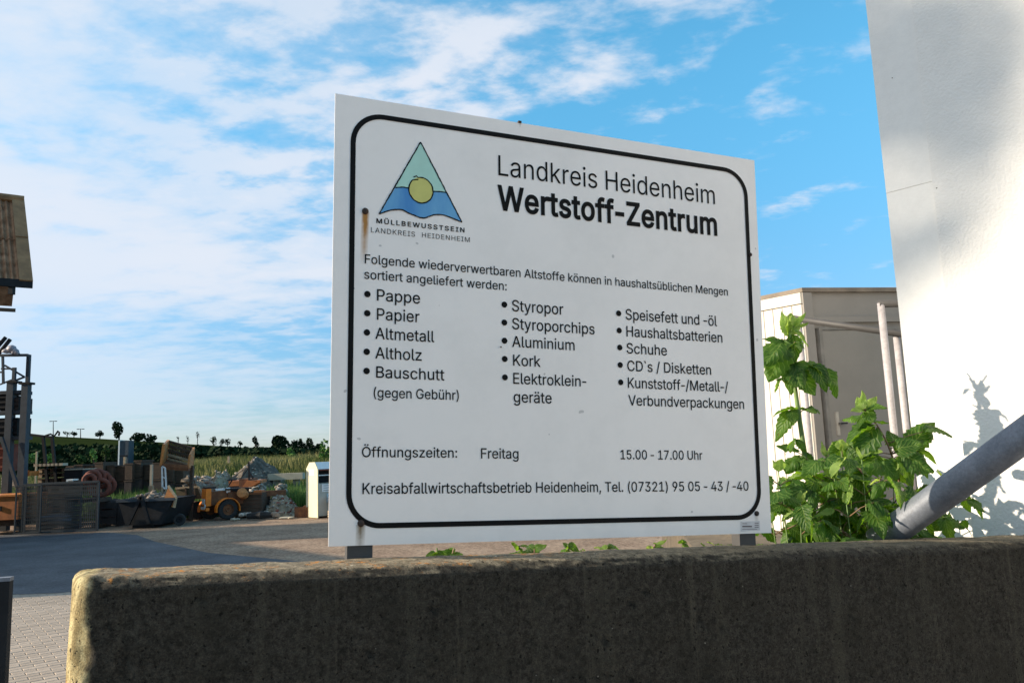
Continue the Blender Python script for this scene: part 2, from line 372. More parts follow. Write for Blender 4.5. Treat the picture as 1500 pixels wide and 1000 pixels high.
z_ = -.030
while z_ > -.5: pr(TH, z_); z_ -= .012
while z_ > -1.8: pr(TH, z_); z_ -= .08
vs = []; npf = len(prof); ss = []
s_ = 0.0
while s_ < SR-SL: ss.append(s_); s_ += .004 if s_ < .1 else .013
rc = .032
for s in ss:
    ins = rc - math.sqrt(max(0, rc*rc-(rc-s)**2)) if s < rc else 0
    for t, z in prof:
        k = (t-TH/2)/(TH/2); tt = t - k*ins; zz = z - (ins*.55 if z > -.03 else 0)
        w = WO + exh*(s+SL) + nh*tt; w -= exh*((TH-tt)*.18*max(0, 1-s/.5)); w.z += zz + slope*(s+SL)
        q = V((s*1, t*1, z))
        d = noise.noise(q*9)*.004 + noise.noise(q*38)*.0018 + noise.noise(q*110)*.0008
        if s < .16 and t > TH-.04: d += -max(0, noise.noise(q*26+V((3, 1, 2)))+.05)*.022*(1-s/.16)
        pit = noise.noise(q*62+V((9, 9, 9)))
        if pit > .52: d -= (pit-.52)*.03
        dr = (nh*(1 if t > TH*.9 else (-1 if t < .02 else 0)) + V((0, 0, 1 if z > -.03 else 0)))
        if dr.length > 0: w += dr.normalized()*d
        if s < .05: w -= exh*(-d)*.7*(1-s/.05)
        w.z = max(w.z, -.1); vs.append(w)
fs = [(i*npf+k, i*npf+k+1, (i+1)*npf+k+1, (i+1)*npf+k) for i in range(len(ss)-1) for k in range(npf-1)] + [tuple(range(npf))[::-1]]
def wallmat():
    m = bpy.data.materials.new('weathered_concrete'); m.use_nodes = True
    n = m.node_tree.nodes; l = m.node_tree.links; b = n['Principled BSDF']; b.inputs['Roughness'].default_value = .93; b.inputs['Specular IOR Level'].default_value = .2
    t = n.new('ShaderNodeTexCoord')
    def nz(sc, det=8, rough=.65, st=None, loc=(0, 0, 0)):
        mp = n.new('ShaderNodeMapping'); l.new(t.outputs['Object'], mp.inputs[0]); mp.inputs['Location'].default_value = loc
        if st: mp.inputs['Scale'].default_value = st
        x = n.new('ShaderNodeTexNoise'); x.inputs['Scale'].default_value = sc; x.inputs['Detail'].default_value = det; x.inputs['Roughness'].default_value = rough
        l.new(mp.outputs[0], x.inputs['Vector']); return x.outputs[0]
    def rmp(src, a, b_, c0=0., c1=1.):
        x = n.new('ShaderNodeMapRange'); x.inputs['From Min'].default_value = a; x.inputs['From Max'].default_value = b_; x.inputs['To Min'].default_value = c0; x.inputs['To Max'].default_value = c1; x.interpolation_type = 'SMOOTHSTEP'
        l.new(src, x.inputs['Value']); return x.outputs[0]
    def mix(f, a, c):
        x = n.new('ShaderNodeMix'); x.data_type = 'RGBA'
        l.new(f, x.inputs[0])
        for i, q in ((6, a), (7, c)):
            if isinstance(q, tuple): x.inputs[i].default_value = (*q, 1)
            else: l.new(q, x.inputs[i])
        return x.outputs[2]
    # algae-dark weathered sides
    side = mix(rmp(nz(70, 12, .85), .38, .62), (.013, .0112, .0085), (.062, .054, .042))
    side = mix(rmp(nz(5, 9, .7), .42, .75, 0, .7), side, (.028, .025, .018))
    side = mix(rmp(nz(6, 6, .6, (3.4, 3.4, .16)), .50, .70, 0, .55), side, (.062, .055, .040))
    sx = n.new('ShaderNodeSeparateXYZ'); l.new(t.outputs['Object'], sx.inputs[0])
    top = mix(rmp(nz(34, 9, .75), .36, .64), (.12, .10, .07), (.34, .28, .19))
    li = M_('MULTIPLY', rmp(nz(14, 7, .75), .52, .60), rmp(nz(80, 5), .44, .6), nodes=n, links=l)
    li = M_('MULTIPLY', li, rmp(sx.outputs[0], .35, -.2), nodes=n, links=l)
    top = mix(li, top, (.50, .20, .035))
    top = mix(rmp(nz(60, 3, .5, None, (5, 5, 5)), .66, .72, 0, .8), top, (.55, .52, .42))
    top = mix(rmp(sx.outputs[0], .2, .9, 0, .65), top, (.075, .068, .05))  # shade of the sign put into a darker right half of the top
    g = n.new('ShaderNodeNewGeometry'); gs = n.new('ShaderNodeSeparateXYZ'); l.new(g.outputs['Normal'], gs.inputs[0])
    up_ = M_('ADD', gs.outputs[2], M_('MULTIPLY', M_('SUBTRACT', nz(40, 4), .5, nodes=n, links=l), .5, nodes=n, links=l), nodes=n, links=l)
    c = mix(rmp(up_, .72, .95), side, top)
    # sunlit look of the wall end put into a pale colour, with yellow lichen
    lit_end = mix(rmp(nz(30, 6, .7, (1, 1, .3)), .4, .62), (.30, .23, .11), (.62, .52, .28))
    lit_end = mix(rmp(nz(8, 6, .7, None, (3, 1, 0)), .58, .7), lit_end, (.50, .25, .04))
    # use position along the wall: the last 6 cm
    al = n.new('ShaderNodeVectorMath'); al.operation = 'DOT_PRODUCT'; l.new(t.outputs['Object'], al.inputs[0]); al.inputs[1].default_value = exh
    e0 = (WO + exh*SL).dot(exh)
    jit = M_('MULTIPLY', M_('SUBTRACT', nz(30, 5), .5, nodes=n, links=l), .05, nodes=n, links=l)
    alx = M_('ADD', al.outputs['Value'], jit, nodes=n, links=l)
    c = mix(rmp(alx, e0+.036, e0+.012), c, lit_end)
    pits = M_('MAXIMUM', rmp(nz(110, 2, .5), .345, .30, 0, .9), rmp(nz(42, 2, .5, None, (2, 8, 1)), .27, .23, 0, .9), nodes=n, links=l)
    fine = n.new('ShaderNodeMapRange'); fine.inputs['From Min'].default_value = .3; fine.inputs['From Max'].default_value = .7; fine.inputs['To Min'].default_value = .55; fine.inputs['To Max'].default_value = 1.5
    l.new(nz(260, 4, .8), fine.inputs['Value']); fh = n.new('ShaderNodeHueSaturation'); l.new(c, fh.inputs['Color']); l.new(fine.outputs[0], fh.inputs['Value']); c = fh.outputs[0]
    c = mix(rmp(nz(3, 8, .75, (5.5, 5.5, .10), (4, 4, 4)), .56, .66, 0, .38), c, (.11, .095, .07))
    c = mix(pits, c, (.006, .005, .004))
    spk = rmp(nz(70, 1, .5, None, (7, 7, 7)), .80, .83, 0, .6)
    c = mix(spk, c, (.32, .30, .26))
    l.new(c, b.inputs['Base Color'])
    bp = n.new('ShaderNodeBump'); bp.inputs['Distance'].default_value = .006; l.new(M_('SUBTRACT', nz(110, 8, .75), M_('MULTIPLY', pits, .6, nodes=n, links=l), nodes=n, links=l), bp.inputs['Height'])
    l.new(bp.outputs[0], b.inputs['Normal']); return m
mb = MB(); mb.add(vs, fs)
tag(mb.build('concrete_wall', wallmat(), smooth=True), 'low weathered concrete wall with rounded lichen-stained end coloured pale as if sunlit, under the sign', 'wall')

# ------------------------------------------------------------------ sign
def sp(u, v, n=0.): return O_ + ex*u + ey*v + en*n
SW, SH = EX.length, EY.length
sign = thing('information_sign', 'large white recycling centre sign with black rounded border, mounted above the concrete wall', 'sign', O_)
def signmat():
    m = mat('sign_enamel', (.90, .845, .80), .38, .02, 2.2, spec=.4)
    n = m.node_tree.nodes; l = m.node_tree.links; b = n['Principled BSDF']; src = b.inputs['Base Color'].links[0].from_socket
    t = n.new('ShaderNodeTexCoord')
    def st(u, v, L, w, f=.8):
        # rust run below a bolt
        return (u, v, L, w, f)
    d1 = n.new('ShaderNodeVectorMath'); d1.operation = 'DOT_PRODUCT'; l.new(t.outputs['Object'], d1.inputs[0]); d1.inputs[1].default_value = ex
    sz = n.new('ShaderNodeSeparateXYZ'); l.new(t.outputs['Object'], sz.inputs[0])
    cur = src
    nzz = n.new('ShaderNodeTexNoise'); nzz.inputs['Scale'].default_value = 60; l.new(t.outputs['Object'], nzz.inputs['Vector'])
    mm = lambda op, a, b_=None, c_=None, cl=False: M_(op, a, b_, c_, cl, nodes=n, links=l)
    for (px, py, L, w, f, col) in ((535.5, 311, .135, .0105, 1.5, (.40, .18, .03)), (528.5, 768, .065, .0125, 1.3, (.17, .11, .045)), (1108, 752, .045, .008, .6, (.25, .22, .18)), (762, 181, .012, .003, .5, (.2, .15, .1))):
        p = sp(*uvp(px, py)) - O_
        u = p.dot(ex); z = p.z
        du = mm('ABSOLUTE', mm('SUBTRACT', d1.outputs['Value'], u + 0.0))
        hz = mm('SUBTRACT', 1.0, mm('DIVIDE', du, w), None, True)
        dz = mm('SUBTRACT', z, sz.outputs[2])
        vz = mm('SUBTRACT', 1.0, mm('DIVIDE', dz, L), None, True)
        gt = mm('GREATER_THAN', dz, 0.0)
        k = mm('MULTIPLY', mm('MULTIPLY', mm('MULTIPLY', mm('POWER', hz, .7), mm('POWER', vz, .8)), gt), f)
        k = mm('MULTIPLY', k, mm('ADD', nzz.outputs[0], .5), None, True)
        x = n.new('ShaderNodeMix'); x.data_type = 'RGBA'; l.new(k, x.inputs[0]); l.new(cur, x.inputs[6]); x.inputs[7].default_value = (*col, 1); cur = x.outputs[2]
    sk = n.new('ShaderNodeTexNoise'); sk.inputs['Scale'].default_value = 34; sk.inputs['Detail'].default_value = 1; l.new(t.outputs['Object'], sk.inputs['Vector'])
    k = mm('MULTIPLY', mm('GREATER_THAN', sk.outputs[0], .80), .5)
    x = n.new('ShaderNodeMix'); x.data_type = 'RGBA'; l.new(k, x.inputs[0]); l.new(cur, x.inputs[6]); x.inputs[7].default_value = (.3, .28, .27, 1)
    # faint grime near the bottom and top
    gr_ = n.new('ShaderNodeTexNoise'); gr_.inputs['Scale'].default_value = 5; gr_.inputs['Detail'].default_value = 9; gr_.inputs['Roughness'].default_value = .7; l.new(t.outputs['Object'], gr_.inputs['Vector'])
    kk = mm('MULTIPLY', mm('SUBTRACT', gr_.outputs[0], .45, None, True), .55)
    y = n.new('ShaderNodeMix'); y.data_type = 'RGBA'; l.new(kk, y.inputs[0]); l.new(x.outputs[2], y.inputs[6]); y.inputs[7].default_value = (.42, .41, .38, 1)
    l.new(y.outputs[2], b.inputs['Base Color']); return m
def spart(name, mb, m, parent=sign, **k): return mb.build(name, m, parent, **k)
mb = MB()
tk = .004
bv = .0008
P8 = [sp(0, 0, -tk), sp(SW, 0, -tk), sp(SW, SH, -tk), sp(0, SH, -tk)]
P8b = [sp(0, 0, 0), sp(SW, 0, 0), sp(SW, SH, 0), sp(0, SH, 0)]
mb.add(P8 + P8b, [(3,2,1,0),(4,5,6,7),(0,1,5,4),(1,2,6,5),(2,3,7,6),(3,0,4,7)])
spart('panel', mb, signmat(), origin=O_)
def flat(pts, n): return [sp(u, v, n) for u, v in pts]
# border
U0, U1, V0, V1 = .0472, 1.2498, .0468, 1.0932; R = .078; bw = .0066
def rr(off):
    out = []
    for cx_, cy_, a0 in ((U1-R, V1-R, 0), (U0+R, V1-R, 90), (U0+R, V0+R, 180), (U1-R, V0+R, 270)):
        for i in range(13):
            a = math.radians(a0+90*i/12); out.append((cx_+(R+off)*math.cos(a), cy_+(R+off)*math.sin(a)))
    return out
a_, b_ = flat(rr(-bw), .0012), flat(rr(bw), .0012); n1 = len(a_)
mb = MB(); mb.add(a_+b_, [(i, (i+1)%n1, (i+1)%n1+n1, i+n1) for i in range(n1)]); spart('border_line', mb, M_black)

# letter outlines (bezier points in thousandths of the type size): advance, then handle, point, handle per contour
GLYPHS = {" ":[188],"(":[273,[89,156,89,207,89,244,93,283,101,324,108,364,119,404,132,441,145,479,160,511,177,539,196,539,216,539,236,539,219,504,204,467,191,428,178,389,168,351,161,313,155,276,151,240,151,207,151,176,154,146,160,115,166,83,176,51,188,16,201,-18,217,-56,236,-96,216,-96,196,-96,177,-96,148,-47,126,3,111,55,97,106]],")":[273,[57,-96,37,-96,57,-55,73,-17,86,18,98,53,107,85,113,116,119,147,122,177,122,207,122,240,118,276,112,313,105,351,95,389,82,428,70,467,55,504,37,539,57,539,77,539,97,539,113,511,128,479,142,441,155,404,165,364,173,323,180,283,184,244,184,207,184,156,177,104,161,53,146,2,125,-48,97,-96,77,-96]],",":[188,[53,-119,38,-119,48,-56,58,8,68,71,91,71,114,71,137,71,119,8,102,-56,84,-119,69,-119]],"-":[453,[263,244,337,244,337,226,337,207,337,188,263,188,188,188,114,188,114,207,114,226,114,244,188,244]],".":[188,[108,-4,95,-4,83,-4,72,0,63,9,54,18,50,28,50,41,50,54,54,65,63,73,72,82,83,87,95,87,108,87,119,82,128,73,137,65,141,54,141,41,141,28,137,18,128,9,119,0]],"/":[249,[216,533,235,533,180,330,126,127,71,-76,52,-76,33,-76,14,-76,69,127,124,330,178,533,197,533]],"0":[453,[264,-7,227,-7,189,-7,157,3,130,24,103,45,83,74,69,113,55,152,48,199,48,254,48,309,55,356,69,395,83,434,104,464,130,484,157,505,189,516,227,516,264,516,296,505,323,484,350,464,370,434,384,395,398,356,405,309,405,254,405,199,398,152,384,113,370,74,350,45,323,24,297,3],
[202,50,227,50,252,50,273,58,290,74,308,90,321,113,330,144,339,174,344,211,344,254,344,297,339,334,330,365,321,395,308,419,290,435,273,451,252,460,227,460,202,460,180,451,163,435,146,419,132,395,123,365,114,334,109,297,109,254,109,211,114,174,123,144,132,113,146,90,163,74,180,58]],"1":[453,[181,0,76,0,76,18,76,36,76,55,181,55,286,55,391,55,391,36,391,18,391,0,286,0],
[250,509,276,509,276,339,276,170,276,0,255,0,234,0,212,0,212,149,212,299,212,448,211,448,210,448,209,448,168,418,127,388,86,358,86,381,86,404,86,427,123,454,161,481,198,509,224,509]],"2":[453,[172,0,64,0,64,16,64,32,64,47,121,108,177,168,234,229,254,249,270,267,282,282,295,298,304,313,311,327,317,341,320,356,320,371,320,390,316,405,308,419,299,432,288,442,273,449,259,456,242,460,224,460,204,460,187,456,172,447,158,439,147,428,139,413,131,399,127,382,127,362,107,362,86,362,66,362,66,392,72,419,86,442,100,465,119,483,143,496,167,509,194,516,225,516,255,516,282,509,306,497,329,484,348,467,361,445,374,424,381,399,381,372,381,354,378,335,371,318,364,300,353,280,336,259,319,237,296,211,267,180,229,140,191,100,153,60,153,59,153,58,153,57,231,57,310,57,389,57,389,38,389,19,389,0,281,0]],"3":[453,[252,-7,218,-7,187,-7,158,-1,133,10,107,21,86,37,70,57,54,78,46,103,44,132,66,132,87,132,109,132,111,114,117,99,126,87,136,75,149,65,165,59,181,53,199,50,219,50,239,50,258,53,275,61,292,68,305,79,315,93,324,107,329,124,329,145,329,163,325,181,316,196,307,212,293,224,275,234,256,243,231,248,201,248,186,248,172,248,157,248,157,265,157,282,157,299,200,349,244,399,288,448,288,450,288,451,288,452,215,452,142,452,70,452,70,471,70,490,70,509,171,509,272,509,372,509,372,493,372,477,372,461,319,400,265,339,211,278,211,282,211,285,211,289,249,293,281,288,308,276,335,263,356,246,371,222,386,199,393,173,393,145,393,115,385,89,370,66,355,43,335,25,309,12,282,0]],"4":[453,[164,105,40,105,40,123,40,141,40,158,109,275,178,392,247,509,268,509,289,509,311,509,243,394,176,280,109,166,109,165,109,164,109,163,210,163,312,163,413,163,413,144,413,125,413,105,289,105],
[302,0,282,0,282,40,282,81,282,121,282,130,282,138,282,146,282,203,282,260,282,318,302,318,322,318,343,318,343,212,343,106,343,0,322,0]],"5":[453,[254,-7,221,-7,191,-7,164,-1,140,11,116,23,97,39,83,60,69,81,61,104,60,130,81,130,101,130,122,130,124,115,129,101,138,89,147,77,159,67,173,60,188,53,204,50,221,50,242,50,260,55,276,64,292,74,305,87,314,104,323,121,328,141,328,162,328,184,323,204,314,221,304,238,291,252,275,262,258,272,239,277,218,277,201,277,184,274,167,268,151,263,138,255,128,246,108,248,88,250,67,253,77,338,86,423,96,509,186,509,276,509,366,509,366,490,366,471,366,452,294,452,222,452,151,452,145,402,139,352,134,301,135,301,135,301,136,301,147,311,161,319,178,325,194,331,211,334,229,334,253,334,274,329,294,321,313,313,331,301,345,285,359,270,371,252,379,231,387,210,391,188,391,163,391,130,384,101,369,76,354,50,334,30,309,15,283,1]],"7":[453,[120,0,97,0,172,149,248,299,323,448,323,450,323,451,323,452,236,452,149,452,62,452,62,471,62,490,62,509,172,509,281,509,391,509,391,489,391,469,391,449,315,299,240,150,165,0,142,0]],"9":[453,[195,516,226,516,258,516,286,508,310,494,335,480,354,460,368,434,382,409,389,380,389,347,389,323,383,297,373,270,362,243,343,209,315,168,277,112,239,56,200,0,177,0,154,0,130,0,187,83,244,165,301,248,303,248,305,248,307,248,303,238,296,229,287,221,279,213,269,207,257,202,245,197,232,195,218,195,187,195,160,201,137,214,114,227,96,245,83,269,70,292,64,320,64,352,64,384,71,412,85,436,99,461,118,480,143,494,167,508],
[246,460,226,460,207,460,189,456,174,446,159,437,147,424,138,407,130,391,125,372,125,352,125,330,130,312,138,295,147,279,159,266,174,257,189,248,207,243,226,243,246,243,263,248,279,257,294,266,306,279,314,295,323,311,327,330,327,350,327,372,323,391,314,407,306,424,294,437,279,446,264,456]],":":[188,[108,-4,95,-4,83,-4,72,0,63,9,54,18,50,28,50,41,50,54,54,65,63,73,72,82,83,87,95,87,108,87,119,82,128,73,137,65,141,54,141,41,141,28,137,18,128,9,119,0],
[108,271,95,271,83,271,72,275,63,284,54,293,50,304,50,316,50,329,54,340,63,349,72,357,83,362,95,362,108,362,119,357,128,349,137,340,141,329,141,316,141,304,137,293,128,284,119,275]],"A":[480,[39,0,16,0,78,170,140,339,201,509,226,509,251,509,276,509,338,339,401,170,463,0,440,0,418,0,395,0,359,101,323,202,287,302,281,321,273,344,264,372,255,400,245,435,232,478,236,478,241,478,245,478,233,435,222,399,213,371,204,343,196,320,191,302,155,202,120,101,85,0,62,0],
[197,142,110,142,110,161,110,180,110,199,197,199,283,199,370,199,370,180,370,161,370,142,283,142]],"B":[456,[122,0,60,0,60,170,60,339,60,509,120,509,181,509,241,509,276,509,306,503,329,491,352,479,369,462,381,442,392,422,398,399,398,374,398,352,394,334,387,320,379,306,369,294,356,286,344,277,330,271,315,267,315,265,315,264,315,262,331,261,347,255,363,245,379,235,392,221,402,203,413,185,418,163,418,136,418,111,412,87,400,67,388,46,370,30,344,18,319,6,287,0,247,0,184,0],
[125,115,125,57,165,57,205,57,245,57,284,57,313,65,330,80,347,95,355,114,355,137,355,154,351,170,342,184,334,198,321,209,306,218,290,227,271,231,248,231,207,231,166,231,125,231,125,173],
[125,341,125,285,162,285,200,285,238,285,257,285,273,289,288,296,303,303,315,313,323,326,332,339,336,355,336,372,336,395,328,414,313,429,297,444,273,452,240,452,202,452,163,452,125,452,125,396]],"C":[510,[293,-7,267,-7,223,-7,184,4,150,25,116,46,89,76,70,115,50,154,40,201,40,254,40,308,50,354,70,393,89,432,116,462,150,484,184,505,223,516,267,516,293,516,317,512,340,504,363,497,384,486,402,471,420,457,436,439,448,418,460,398,468,374,473,348,451,348,430,348,408,348,404,366,398,381,389,395,381,408,370,419,357,428,345,438,331,444,315,449,300,454,284,456,267,456,236,456,208,448,184,432,159,417,139,394,125,364,111,334,103,297,103,254,103,211,111,175,125,145,140,115,159,92,184,76,209,61,236,53,267,53,284,53,300,55,315,60,331,65,345,71,357,81,370,90,381,101,389,114,398,128,404,143,408,160,430,160,451,160,473,160,469,135,460,111,448,91,436,70,421,52,402,38,384,23,363,12,341,5,318,-3]],"D":[502,[271,0,219,0,178,0,137,0,96,0,96,19,96,38,96,57,136,57,175,57,215,57,256,57,291,65,318,81,345,97,366,119,379,149,392,179,399,214,399,255,399,296,392,331,379,361,366,390,346,412,320,428,293,444,260,452,221,452,178,452,136,452,93,452,93,471,93,490,93,509,137,509,181,509,225,509,275,509,317,499,353,478,388,458,415,429,433,391,452,353,462,308,462,255,462,202,452,157,433,119,414,81,387,51,351,31,314,10],
[103,509,125,509,125,339,125,170,125,0,103,0,82,0,60,0,60,170,60,339,60,509,82,509]],"E":[419,[165,0,60,0,60,170,60,339,60,509,164,509,268,509,372,509,372,490,372,471,372,452,290,452,207,452,125,452,125,396,125,341,125,286,202,286,278,286,355,286,355,267,355,248,355,229,278,229,202,229,125,229,125,172,125,114,125,57,208,57,292,57,375,57,375,38,375,19,375,0,270,0]],"F":[410,[82,0,60,0,60,170,60,339,60,509,163,509,266,509,369,509,369,490,369,471,369,452,288,452,206,452,125,452,125,394,125,336,125,278,198,278,272,278,346,278,346,259,346,240,346,221,272,221,198,221,125,221,125,147,125,74,125,0,103,0]],"G":[520,[309,-7,269,-7,223,-7,184,4,149,25,115,46,88,77,69,116,50,155,40,201,40,254,40,308,50,354,69,393,88,432,115,462,149,484,183,505,221,516,265,516,292,516,317,512,340,504,364,496,385,484,403,469,422,454,437,437,449,416,461,396,470,373,474,349,452,349,430,349,408,349,403,365,396,380,387,393,379,406,368,417,356,427,344,436,330,444,315,448,300,453,283,456,265,456,235,456,208,448,183,432,159,417,139,394,125,364,111,334,103,297,103,254,103,211,111,175,125,145,140,115,159,92,184,76,209,61,237,53,269,53,297,53,323,59,345,71,367,83,384,101,396,123,409,146,415,172,415,202,421,201,428,200,434,199,384,199,333,199,283,199,283,218,283,237,283,256,348,256,413,256,478,256,478,237,478,219,478,200,478,158,469,122,451,91,433,60,408,36,377,19,345,2]],"H":[517,[82,0,60,0,60,170,60,339,60,509,82,509,103,509,125,509,125,435,125,362,125,289,214,289,303,289,392,289,392,362,392,435,392,509,414,509,435,509,457,509,457,339,457,170,457,0,435,0,414,0,392,0,392,77,392,155,392,232,303,232,214,232,125,232,125,155,125,77,125,0,103,0]],"I":[300,[111,0,31,0,31,19,31,38,31,57,60,57,89,57,118,57,118,189,118,320,118,452,89,452,60,452,31,452,31,471,31,490,31,509,111,509,190,509,269,509,269,490,269,471,269,452,240,452,212,452,183,452,183,320,183,189,183,57,212,57,240,57,269,57,269,38,269,19,269,0,190,0]],"K":[467,[146,189,104,145,104,169,104,193,104,216,116,232,128,247,139,261,151,275,162,290,174,303,187,317,199,331,212,344,262,399,313,454,364,509,392,509,420,509,448,509,376,431,304,353,231,276,230,276,229,276,228,276,187,233],
[82,0,60,0,60,170,60,339,60,509,82,509,103,509,125,509,125,451,125,392,125,334,124,298,124,261,124,225,124,214,124,204,125,193,125,129,125,64,125,0,103,0],
[398,0,372,0,311,86,249,173,188,259,201,276,215,293,228,309,302,206,375,103,449,0,423,0]],"L":[393,[160,0,60,0,60,170,60,339,60,509,82,509,103,509,125,509,125,358,125,208,125,57,203,57,282,57,361,57,361,38,361,19,361,0,261,0]],"M":[628,[81,0,60,0,60,170,60,339,60,509,91,509,121,509,152,509,193,402,235,294,277,187,280,180,284,170,287,159,291,148,295,136,299,123,303,110,307,97,311,84,315,71,319,59,322,49,317,49,312,49,307,49,310,59,314,70,318,83,322,95,326,108,330,121,334,134,338,147,342,158,346,170,349,179,352,187,394,294,435,402,476,509,507,509,537,509,568,509,568,339,568,170,568,0,547,0,525,0,504,0,504,97,504,194,504,291,504,302,504,314,504,327,505,340,505,354,505,369,505,383,506,398,506,413,506,428,507,443,507,457,509,457,511,457,513,457,508,441,503,426,498,409,492,393,487,378,482,363,477,348,472,334,467,322,463,309,459,299,456,291,418,194,380,97,342,0,323,0,305,0,286,0,248,97,209,194,170,291,167,299,163,309,159,321,155,333,150,346,145,361,140,376,135,391,129,408,124,424,118,441,112,457,114,457,117,457,119,457,119,444,120,431,120,416,120,401,121,387,121,372,121,357,121,342,122,328,122,315,122,302,122,291,122,194,122,97,122,0,101,0]],"N":[523,[82,0,60,0,60,170,60,339,60,509,85,509,111,509,136,509,205,400,274,291,343,183,349,174,355,164,363,151,370,138,379,123,388,107,396,90,405,73,414,55,411,55,408,54,405,54,403,72,401,90,401,108,400,126,399,142,399,157,399,172,399,185,399,195,399,300,399,404,399,509,420,509,442,509,463,509,463,339,463,170,463,0,438,0,412,0,387,0,325,97,264,193,202,290,194,303,186,316,177,331,169,345,159,362,148,381,137,400,123,424,108,452,111,453,115,453,119,454,120,428,121,405,122,384,123,362,124,344,124,328,125,312,125,300,125,291,125,194,125,97,125,0,103,0]],"P":[445,[82,0,60,0,60,170,60,339,60,509,118,509,177,509,235,509,274,509,307,502,332,487,358,473,377,454,390,430,402,405,409,378,409,348,409,317,402,290,390,265,377,241,358,222,332,207,307,193,274,186,235,186,193,186,151,186,109,186,109,205,109,224,109,242,150,242,191,242,233,242,259,242,281,247,297,256,313,265,325,278,333,294,341,310,344,328,344,348,344,368,341,386,333,402,325,417,313,430,297,439,280,448,259,452,232,452,196,452,160,452,125,452,125,301,125,151,125,0,103,0]],"R":[449,[82,0,60,0,60,170,60,339,60,509,119,509,177,509,236,509,275,509,307,502,333,489,359,475,378,457,390,433,403,410,409,382,409,352,409,321,403,295,390,271,378,248,359,230,333,217,307,204,275,198,236,198,189,198,143,198,96,198,96,217,96,236,96,255,142,255,188,255,234,255,260,255,281,259,298,267,314,275,326,286,334,300,341,315,345,332,345,352,345,372,341,390,334,405,326,420,314,431,298,440,281,448,259,452,233,452,197,452,161,452,125,452,125,301,125,151,125,0,103,0],
